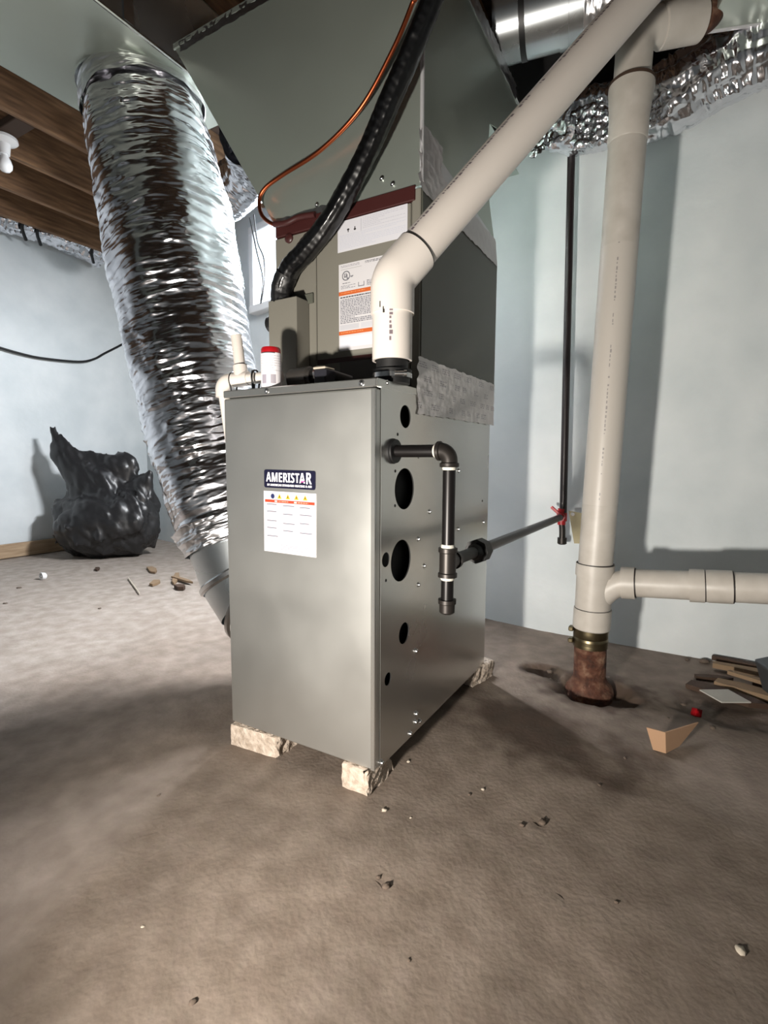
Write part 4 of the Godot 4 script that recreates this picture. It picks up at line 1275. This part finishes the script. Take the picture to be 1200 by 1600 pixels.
func stack():
	var z := -0.88
	var t := thing("drain_stack", "tall off-white plastic drain stack with a wye in front of the back wall", "pipe", Vector3(0.322, 0.2, z))
	var b := Vector3(0.3235, 0.40, z)
	var top := Vector3(0.362, 1.80, z)
	part(t, "stack_pipe", tube([b, top], 0.054, 44, true, Vector3(0.0, 0, 1)), M.pvcold)
	part(t, "stack_print", tube([b + (top - b) * 0.15, b + (top - b) * 0.72], 0.0542, 44, false, Vector3(0.02, 0, 1)), M.pvcoldprint)
	var d := (top - b).normalized()
	part(t, "top_coupling", tube([top - d * 0.09, top - d * 0.086, top - d * 0.02, top + d * 0.06, top + d * 0.07], [0.0545, 0.0565, 0.0565, 0.064, 0.064], 44), M.pvcold)
	part(t, "rim", tube([top + d * 0.069, top + d * 0.078], 0.0645, 44), M.darkwood)
	var et := top + d * 0.07
	part(t, "top_elbow", tube(fillet([et, et + d * 0.15, et + d * 0.15 + Vector3(0.13, 0.03, -0.08)], 0.06, 10), 0.052, 40), M.pvcold)
	part(t, "elbow_hub", tube([et + d * 0.15 + Vector3(0.06, 0.014, -0.037), et + d * 0.15 + Vector3(0.062, 0.0145, -0.038), et + d * 0.15 + Vector3(0.16, 0.037, -0.098)], [0.052, 0.057, 0.057], 40), M.pvcold)
	part(t, "top_branch", tube(fillet([et + d * 0.15 + Vector3(0.13, 0.03, -0.08), et + d * 0.15 + Vector3(0.19, 0.045, -0.11), et + d * 0.15 + Vector3(0.20, 0.25, -0.12)], 0.05, 6), 0.047, 36), M.rust)
	# wye
	var wy := part(t, "wye", tube([Vector3(0.3235, 0.412, z), Vector3(0.3235, 0.412, z), Vector3(0.3225, 0.372, z), Vector3(0.3225, 0.372, z), Vector3(0.3215, 0.26, z), Vector3(0.3215, 0.26, z), Vector3(0.320, 0.195, z), Vector3(0.320, 0.19, z)], [0.054, 0.0605, 0.0605, 0.0565, 0.0565, 0.0595, 0.0595, 0.055], 44), M.pvcold)
	part(t, "joint_line", tube([Vector3(0.3236, 0.4122, z), Vector3(0.3236, 0.4145, z)], 0.058, 44), M.joint)
	part(t, "joint_line", tube([Vector3(0.3215, 0.2605, z), Vector3(0.3215, 0.2625, z)], 0.0572, 44), M.joint)
	part(wy, "branch", tube(smooth([Vector3(0.325, 0.275, z), Vector3(0.36, 0.325, z), Vector3(0.395, 0.352, z), Vector3(0.43, 0.36, z)], 6), 0.041, 40), M.pvcold)
	part(wy, "hub", tube([Vector3(0.405, 0.358, z), Vector3(0.405, 0.358, z), Vector3(0.445, 0.361, z), Vector3(0.445, 0.361, z)], [0.041, 0.0515, 0.0515, 0.044], 40), M.pvcold)
	var h0 := Vector3(0.43, 0.3605, z)
	var hd := Vector3(0.36, 0.027, 0.0).normalized()
	part(t, "branch_pipe", tube([h0, h0 + hd * 1.14], 0.0445, 40), M.pvcold)
	part(t, "branch_coupling", tube([h0 + hd * 0.165, h0 + hd * 0.165, h0 + hd * 0.205, h0 + hd * 0.205, h0 + hd * 0.215, h0 + hd * 0.275, h0 + hd * 0.275], [0.045, 0.0505, 0.0505, 0.0475, 0.0495, 0.0495, 0.045], 40), M.pvcold)
	for q in [0.0155, 0.2055, 0.276]:
		part(t, "joint_line", tube([h0 + hd * q, h0 + hd * (q + 0.0025)], 0.0482, 40), M.joint)
	# steel banded coupling and rusty iron stub
	var c := thing("banded_coupling", "steel banded coupling between the plastic stack and the rusty stub", "coupling", Vector3(0.319, 0.13, z))
	part(c, "band", tube([Vector3(0.3195, 0.20, z), Vector3(0.319, 0.196, z), Vector3(0.319, 0.165, z), Vector3(0.319, 0.163, z), Vector3(0.319, 0.161, z), Vector3(0.319, 0.13, z)], [0.054, 0.0555, 0.0555, 0.0545, 0.0555, 0.0555], 44), M.brass)
	for y in [0.188, 0.148]:
		part(c, "clamp", tube([Vector3(0.319, y + 0.006, z), Vector3(0.319, y - 0.006, z)], 0.0565, 44, false), M.brass)
		part(c, "clamp_screw", box(Vector3(0.252, y - 0.008, z + 0.01), Vector3(0.268, y + 0.008, z + 0.035), 0.003), M.brass)
	var i := thing("iron_stub", "rusty cast iron pipe stub rising out of the broken floor", "pipe", Vector3(0.32, -0.03, z))
	part(i, "barrel", tube([Vector3(0.319, 0.16, z), Vector3(0.321, 0.03, z), Vector3(0.321, 0.014, z), Vector3(0.322, 0.0, z), Vector3(0.322, -0.016, z), Vector3(0.322, -0.024, z), Vector3(0.322, -0.06, z)], [0.0515, 0.0515, 0.056, 0.068, 0.076, 0.078, 0.072], 44), M.rust)

# ---------------------------------------------------------------- bag and things on the left
func bag():
	var base := Vector3(-3.30, 0.0, -1.43)
	var nz := noise(3.2, 171, 3, true)
	var nf := noise(9.0, 172, 3, true)
	var cap := func(p: Vector3, a: Vector3, b: Vector3, ra: float, rb: float) -> float:
		var ab := b - a
		var h := clampf((p - a).dot(ab) / ab.dot(ab), 0.0, 1.0)
		return (p - a - ab * h).length() - lerpf(ra, rb, h)
	var smin := func(a: float, b: float, k: float) -> float:
		var h := clampf(0.5 + 0.5 * (b - a) / k, 0.0, 1.0)
		return lerpf(b, a, h) - k * h * (1.0 - h)
	var f := func(p: Vector3) -> float:
		var q := Vector3(p.x, p.y, p.z * 1.25)
		var d := (Vector3(q.x / 0.40, (q.y - 0.25) / 0.29, q.z / 0.36).length() - 1.0) * 0.29
		d = smin.call(d, (Vector3((q.x - 0.26) / 0.17, (q.y - 0.31) / 0.26, q.z / 0.2).length() - 1.0) * 0.17, 0.06)
		var w := Vector3(q.x, q.y, q.z * 1.5)
		d = smin.call(d, cap.call(w, Vector3(-0.02, 0.42, 0.03), Vector3(-0.27, 0.80, 0.05), 0.22, 0.115), 0.05)
		d = smin.call(d, cap.call(w, Vector3(-0.28, 0.80, 0.05), Vector3(-0.395, 1.05, 0.05), 0.10, 0.008), 0.03)
		d = smin.call(d, cap.call(w, Vector3(-0.16, 0.70, 0.0), Vector3(0.12, 0.70, -0.04), 0.11, 0.10), 0.05)
		d = smin.call(d, cap.call(w, Vector3(0.05, 0.45, -0.06), Vector3(0.14, 0.74, -0.08), 0.19, 0.10), 0.05)
		d = smin.call(d, cap.call(w, Vector3(0.20, 0.42, 0.0), Vector3(0.36, 0.65, 0.0), 0.16, 0.02), 0.05)
		# creases run up into the twisted neck
		var s := Vector3(q.x * 0.85 + q.y * 0.5, q.y * 0.45 - q.x * 0.2, q.z)
		d += 0.045 * (nz.get_noise_3d(s.x, s.y, s.z) - 0.1) + 0.016 * nf.get_noise_3d(s.x, s.y, s.z)
		return maxf(d, -p.y + 0.002)
	var o := solo("trash_bag", surface_net(f, Vector3(-0.55, -0.03, -0.42), Vector3(0.55, 1.14, 0.42), 0.014), M.bag, "black plastic trash bag slumped against the left wall with its neck twisted up", "trash bag", base)
	o.rotation.y = deg_to_rad(30.0)

func left_side():
	var b := solo("lumber_board", box(Vector3(-0.019, 0.0, -1.1), Vector3(0.019, 0.105, 1.1), 0.003), M.lumber, "pale lumber board lying along the foot of the left wall", "board", Vector3(-3.83, 0.004, -0.42))
	var c := thing("wall_cable", "thin dark cable sagging across the left wall", "cable", Vector3(-3.84, 1.5, -1.3))
	part(c, "cable", tube(smooth([Vector3(-3.835, 1.64, -0.4), Vector3(-3.835, 1.58, -0.9), Vector3(-3.835, 1.545, -1.15), Vector3(-3.835, 1.536, -1.32), Vector3(-3.835, 1.556, -1.6), Vector3(-3.835, 1.60, -1.73), Vector3(-3.835, 1.66, -1.82), Vector3(-3.835, 1.73, -1.93), Vector3(-3.835, 1.77, -1.99)], 6), 0.009, 8), M.black)
	var hw := thing("hanging_wire", "thin wire looping down in the gap between the flex duct and the coil cabinet", "cable", Vector3(-1.5, 1.7, -1.3))
	part(hw, "wire", tube(smooth([Vector3(-1.52, 2.07, -1.25), Vector3(-1.545, 1.95, -1.3), Vector3(-1.50, 1.85, -1.3), Vector3(-1.50, 1.72, -1.3), Vector3(-1.53, 1.62, -1.3), Vector3(-1.52, 1.75, -1.31), Vector3(-1.56, 1.9, -1.31), Vector3(-1.57, 2.07, -1.27)], 6), 0.004, 6), M.black)
	# porcelain lampholder with an unlit bulb
	var at := Vector3(-2.545, 2.392, -0.53)
	var l := thing("lampholder", "white porcelain ceiling lampholder with a bare bulb between the joists", "lampholder", at)
	part(l, "mounting_block", box(at + Vector3(-0.16, -0.002, -0.045), at + Vector3(0.22, 0.036, 0.045), 0.003), M.darkwood)
	part(l, "base", lathe(at + Vector3(0, -0.002, 0), Vector3(0, -1, 0), [[0, 0.055], [0.004, 0.062], [0.018, 0.064], [0.026, 0.056], [0.034, 0.03], [0.06, 0.027], [0.085, 0.024], [0.085, 0.0]], 32, false), M.porcelain)
	part(l, "bulb", lathe(at + Vector3(0, -0.085, 0), Vector3(0, -1, 0), [[0, 0.016], [0.012, 0.018], [0.03, 0.027], [0.05, 0.033], [0.068, 0.031], [0.082, 0.02], [0.088, 0.0]], 28, false), M.glass_bulb)

# ---------------------------------------------------------------- debris
func rock(size: Vector3, sd: int) -> ArrayMesh:
	var nz := noise(1.3, sd, 2)
	var P := PackedVector3Array()
	var nu := 7
	var nv := 5
	for j in nv:
		var ph := PI * j / (nv - 1)
		for i in nu:
			var th := TAU * i / nu
			var d := Vector3(sin(ph) * cos(th), cos(ph), sin(ph) * sin(th))
			P.append((d * (1.0 + 0.9 * nz.get_noise_3d(d.x + sd, d.y, d.z))) * size + Vector3(0, size.y * 0.8, 0))
	return grid(P, nu, nv, false, true)

func scrap(label: String, category: String, called: String, at: Vector3, size: Vector3, turn: float, m: Material, group := "", tilt := 0.0):
	# a splintered flat piece: pointed at one end
	var x := size.x * 0.5
	var z := size.z * 0.5
	var o := solo(called, prism([Vector2(-x, -z), Vector2(x * 0.6, -z * 0.9), Vector2(x, z * 0.1), Vector2(x * 0.5, z * 0.8), Vector2(-x * 0.3, z), Vector2(-x, z * 0.4)], size.y, Transform3D(Basis(Vector3.RIGHT, -PI / 2), Vector3.ZERO)), m, label, category, at, group)
	o.rotation = Vector3(0, turn, tilt)

func debris():
	# wood scraps on the left floor
	scrap("pale wood splinter on the floor between the bag and the foil duct, farther one", "wood scrap", "wood_scrap", Vector3(-2.50, 0.003, -1.25), Vector3(0.20, 0.012, 0.05), -0.5, M.splinter)
	scrap("longest pale stick in the wood scraps beside the duct elbow", "wood scrap", "wood_scrap", Vector3(-2.15, 0.003, -1.16), Vector3(0.30, 0.014, 0.035), -0.75, M.splinter)
	scrap("second stick crossing the wood scraps beside the duct elbow", "wood scrap", "wood_scrap", Vector3(-2.06, 0.012, -1.14), Vector3(0.24, 0.012, 0.03), -0.2, M.splinter)
	scrap("broad chip in the wood scraps beside the duct elbow", "wood scrap", "wood_scrap", Vector3(-2.16, 0.003, -1.02), Vector3(0.12, 0.014, 0.05), -0.9, M.splinter)
	scrap("dark bark strip behind the wood scraps beside the duct elbow", "wood scrap", "wood_scrap", Vector3(-2.02, 0.004, -1.27), Vector3(0.16, 0.016, 0.03), -0.7, M.darkwood)
	scrap("small dark wood chip in front of the wood scraps beside the duct elbow", "wood scrap", "wood_scrap", Vector3(-1.93, 0.003, -1.02), Vector3(0.09, 0.02, 0.05), -0.4, M.darkwood)
	scrap("small dark flake on the floor in front of the black bag", "wood scrap", "wood_scrap", Vector3(-2.85, 0.003, -1.08), Vector3(0.10, 0.01, 0.03), -0.6, M.darkwood)
	var s := thing("white_stick", "thin white stick lying on the left floor near the wood scraps", "stick", Vector3(-2.1, 0.004, -0.95))
	part(s, "stick", tube([Vector3(-2.42, 0.008, -1.02), Vector3(-2.02, 0.008, -0.82)], 0.004, 8), M.chip)
	var w := solo("plastic_cap", lathe(Vector3.ZERO, Vector3(0.5, 0.25, 0.8), [[-0.012, 0.024], [0.012, 0.024], [0.012, 0.016], [0.002, 0.014]], 18), M.porcelain, "small round white plastic cap on the far left floor", "cap", Vector3(-2.87, 0.022, -0.74))
	# right hand corner
	var f := thing("cardboard_scrap", "folded tan cardboard scrap standing on the right floor", "cardboard", Vector3(0.565, 0, -0.55))
	var a0 := Vector3(0.512, 0.055, -0.532)
	var a1 := Vector3(0.556, 0.055, -0.528)
	var a2 := Vector3(0.633, 0.042, -0.662)
	var b0 := Vector3(0.530, 0.002, -0.526)
	var b1 := Vector3(0.56, 0.001, -0.525)
	var b2 := Vector3(0.590, 0.003, -0.578)
	for q in [[a0, a1, b1, b0, "short_flap"], [a1, a2, b2, b1, "long_flap"]]:
		var n: Vector3 = (q[1] - q[0]).cross(q[3] - q[0]).normalized()
		if n.dot(Vector3(0.3, 0, 1)) < 0.0: n = -n
		var mb := MB.new()
		var k := n * -0.004
		mb.quad(q[0], q[1], q[2], q[3], n)
		mb.quad(q[0] + k, q[1] + k, q[2] + k, q[3] + k, -n)
		mb.quad(q[0], q[1], q[1] + k, q[0] + k, Vector3.UP)
		mb.quad(q[1], q[2], q[2] + k, q[1] + k, (q[1] - q[0]).normalized())
		mb.quad(q[3], q[0], q[0] + k, q[3] + k, (q[0] - q[1]).normalized())
		part(f, q[4], mb.mesh(), M.cardboard)
	solo("red_cap", lathe(Vector3.ZERO, Vector3(0.1, 1, 0.2), [[0, 0.015], [0.022, 0.013], [0.022, 0.009], [0.012, 0.008]], 18), M.red, "small red plastic cap on the right floor", "cap", Vector3(0.632, -0.006, -0.82))
	var card := solo("white_card", prism([Vector2(-0.058, 0.012), Vector2(-0.002, -0.042), Vector2(0.075, -0.005), Vector2(0.02, 0.052)], 0.004, Transform3D(Basis(Vector3.RIGHT, -PI / 2 + 0.08), Vector3.ZERO)), mat(Color(0.66, 0.65, 0.62), 0.8), "torn white card lying on rubble at the right edge", "card", Vector3(0.70, 0.024, -0.925))
	var bx := thing("metal_cover", "dark grey bent metal cover at the right edge of the picture", "metal scrap", Vector3(0.82, 0, -0.93))
	var xf := Transform3D(Basis(Vector3.UP, 0.35) * Basis(Vector3(0, 0, 1), 0.3), Vector3(0.885, 0.0, -0.95))
	part(bx, "face", box(Vector3(-0.02, 0.0, -0.12), Vector3(0.0, 0.13, 0.10), 0.003, xf), M.steelbox)
	part(bx, "top_fold", box(Vector3(-0.02, 0.125, -0.12), Vector3(0.12, 0.135, 0.10), 0.003, xf), M.steelbox)
	scrap("long brown board splinter against the wall at the right edge", "wood scrap", "wood_scrap", Vector3(0.86, 0.01, -1.22), Vector3(0.34, 0.018, 0.04), -0.10, M.splinter)
	scrap("upper dark splinter lying on the board splinter by the right wall", "wood scrap", "wood_scrap", Vector3(0.80, 0.012, -1.29), Vector3(0.22, 0.016, 0.03), -0.2, M.darkwood)
	scrap("tan wood offcut behind the white card", "wood scrap", "wood_scrap", Vector3(0.79, 0.006, -1.04), Vector3(0.20, 0.02, 0.06), -0.3, M.splinter)
	scrap("dark wood offcut under the white card", "wood scrap", "wood_scrap", Vector3(0.72, 0.001, -0.99), Vector3(0.22, 0.016, 0.07), -0.35, M.darkwood)
	scrap("brown flat board behind the grey metal cover", "wood scrap", "wood_scrap", Vector3(0.90, 0.004, -1.15), Vector3(0.20, 0.02, 0.06), -0.05, M.darkwood)
	scrap("thin pale lath on top of the pile at the right edge", "wood scrap", "wood_scrap", Vector3(0.84, 0.03, -1.08), Vector3(0.24, 0.012, 0.025), -0.45, M.splinter)
	scrap("short dark chip between the white card and the wall", "wood scrap", "wood_scrap", Vector3(0.69, 0.003, -1.12), Vector3(0.12, 0.012, 0.03), 0.3, M.darkwood)
	# crumbs of mortar, paint and plaster
	var rng := RandomNumberGenerator.new()
	rng.seed = 77
	var rocks := []
	for k in 5: rocks.append(rock(Vector3(1.0, 0.6, 0.8), 200 + k))
	var spots := [
		[0.33, -0.72, 0.007, 1, "white plaster crumb in front of the rusty pipe stub"], [0.37, -0.735, 0.006, 1, "white crumb right of centre before the rusty pipe stub"], [0.43, -0.77, 0.006, 1, "white crumb right of the rusty pipe stub"], [0.265, -0.775, 0.006, 1, "white crumb left of the rusty pipe stub"],
		[0.215, -0.86, 0.022, 0, "dirty stone at the edge of the small hole left of the rusty stub"], [0.185, -0.90, 0.016, 0, "dirty stone inside the small hole in the floor"], [0.24, -0.885, 0.018, 0, "dark stone between the small hole and the rusty stub"],
		[0.003, -0.158, 0.008, 1, "pale chip beside the furnace base on the right"], [0.04, 0.03, 0.009, 1, "flat pale chip beside the near brick"], [0.201, -0.147, 0.007, 1, "pale chip right of the furnace on the open floor"], [0.18, -0.115, 0.005, 0, "dark crumb right of the furnace on the open floor"],
		[0.675, 0.031, 0.012, 1, "pale chip with a dark shadow at the lower right edge"], [0.345, -0.105, 0.010, 0, "dark crumb in the chipped spot right of centre"], [0.31, -0.075, 0.007, 0, "brown crumb beside the chipped spot right of centre"],
		[0.145, 0.20, 0.009, 0, "sandy crumb in the chipped spot below the furnace"], [0.122, 0.190, 0.006, 0, "smaller sandy crumb in the chipped spot below the furnace"], [0.009, 0.506, 0.007, 0, "dark crumb near the bottom edge left of centre"], [-0.157, 0.467, 0.004, 1, "tiny pale crumb on the lower left floor"],
		[-0.42, 0.243, 0.006, 0, "small dark crumb left of the furnace front"], [0.67, -0.74, 0.012, 0, "dark stone right of the cardboard scrap"], [0.60, -0.86, 0.010, 0, "dark stone left of the red cap"], [0.56, -0.74, 0.007, 0, "dark crumb behind the cardboard scrap"],
		[0.61, -1.29, 0.012, 0, "dirty crumb at the foot of the back wall, leftmost of three"], [0.665, -1.295, 0.020, 0, "grey plaster lump at the foot of the back wall"], [0.71, -1.30, 0.014, 0, "dirty crumb at the foot of the back wall right of the plaster lump"], [0.47, -0.45, 0.006, 0, "dark crumb on the floor left of the cardboard scrap"],
		[0.43, -0.30, 0.005, 0, "dark crumb on the floor in front of the brown stain"], [-2.75, -0.55, 0.016, 0, "dark crumb far left on the bright floor"], [-2.45, -0.35, 0.014, 0, "second dark crumb on the bright floor at the left edge"], [-1.95, -0.55, 0.009, 0, "dark crumb in the middle of the bright floor"],
		[0.50, 0.03, 0.005, 0, "dark crumb on the lower right floor"], [0.30, 0.42, 0.004, 0, "dark speck near the bottom edge right of centre"], [0.24, 0.30, 0.004, 0, "dark speck below the chipped spot"], [0.10, 0.02, 0.004, 1, "pale speck in front of the near brick"]]
	for q in spots:
		var o := solo("rubble_crumb", rocks[rng.randi() % 5], M.chip if q[3] == 1 else M.rubble, q[4], "rubble", Vector3(q[0], -0.001 if q[1] > -0.6 else (-0.03 if Vector2(q[0] - 0.335, q[1] + 0.83).length() < 0.125 else -0.002), q[1]), "crumbs on the floor")
		o.scale = Vector3(1.0, 0.7, 1.0) * q[2] * (0.75 if q[3] == 1 else 0.9)
		o.rotation.y = rng.randf() * TAU
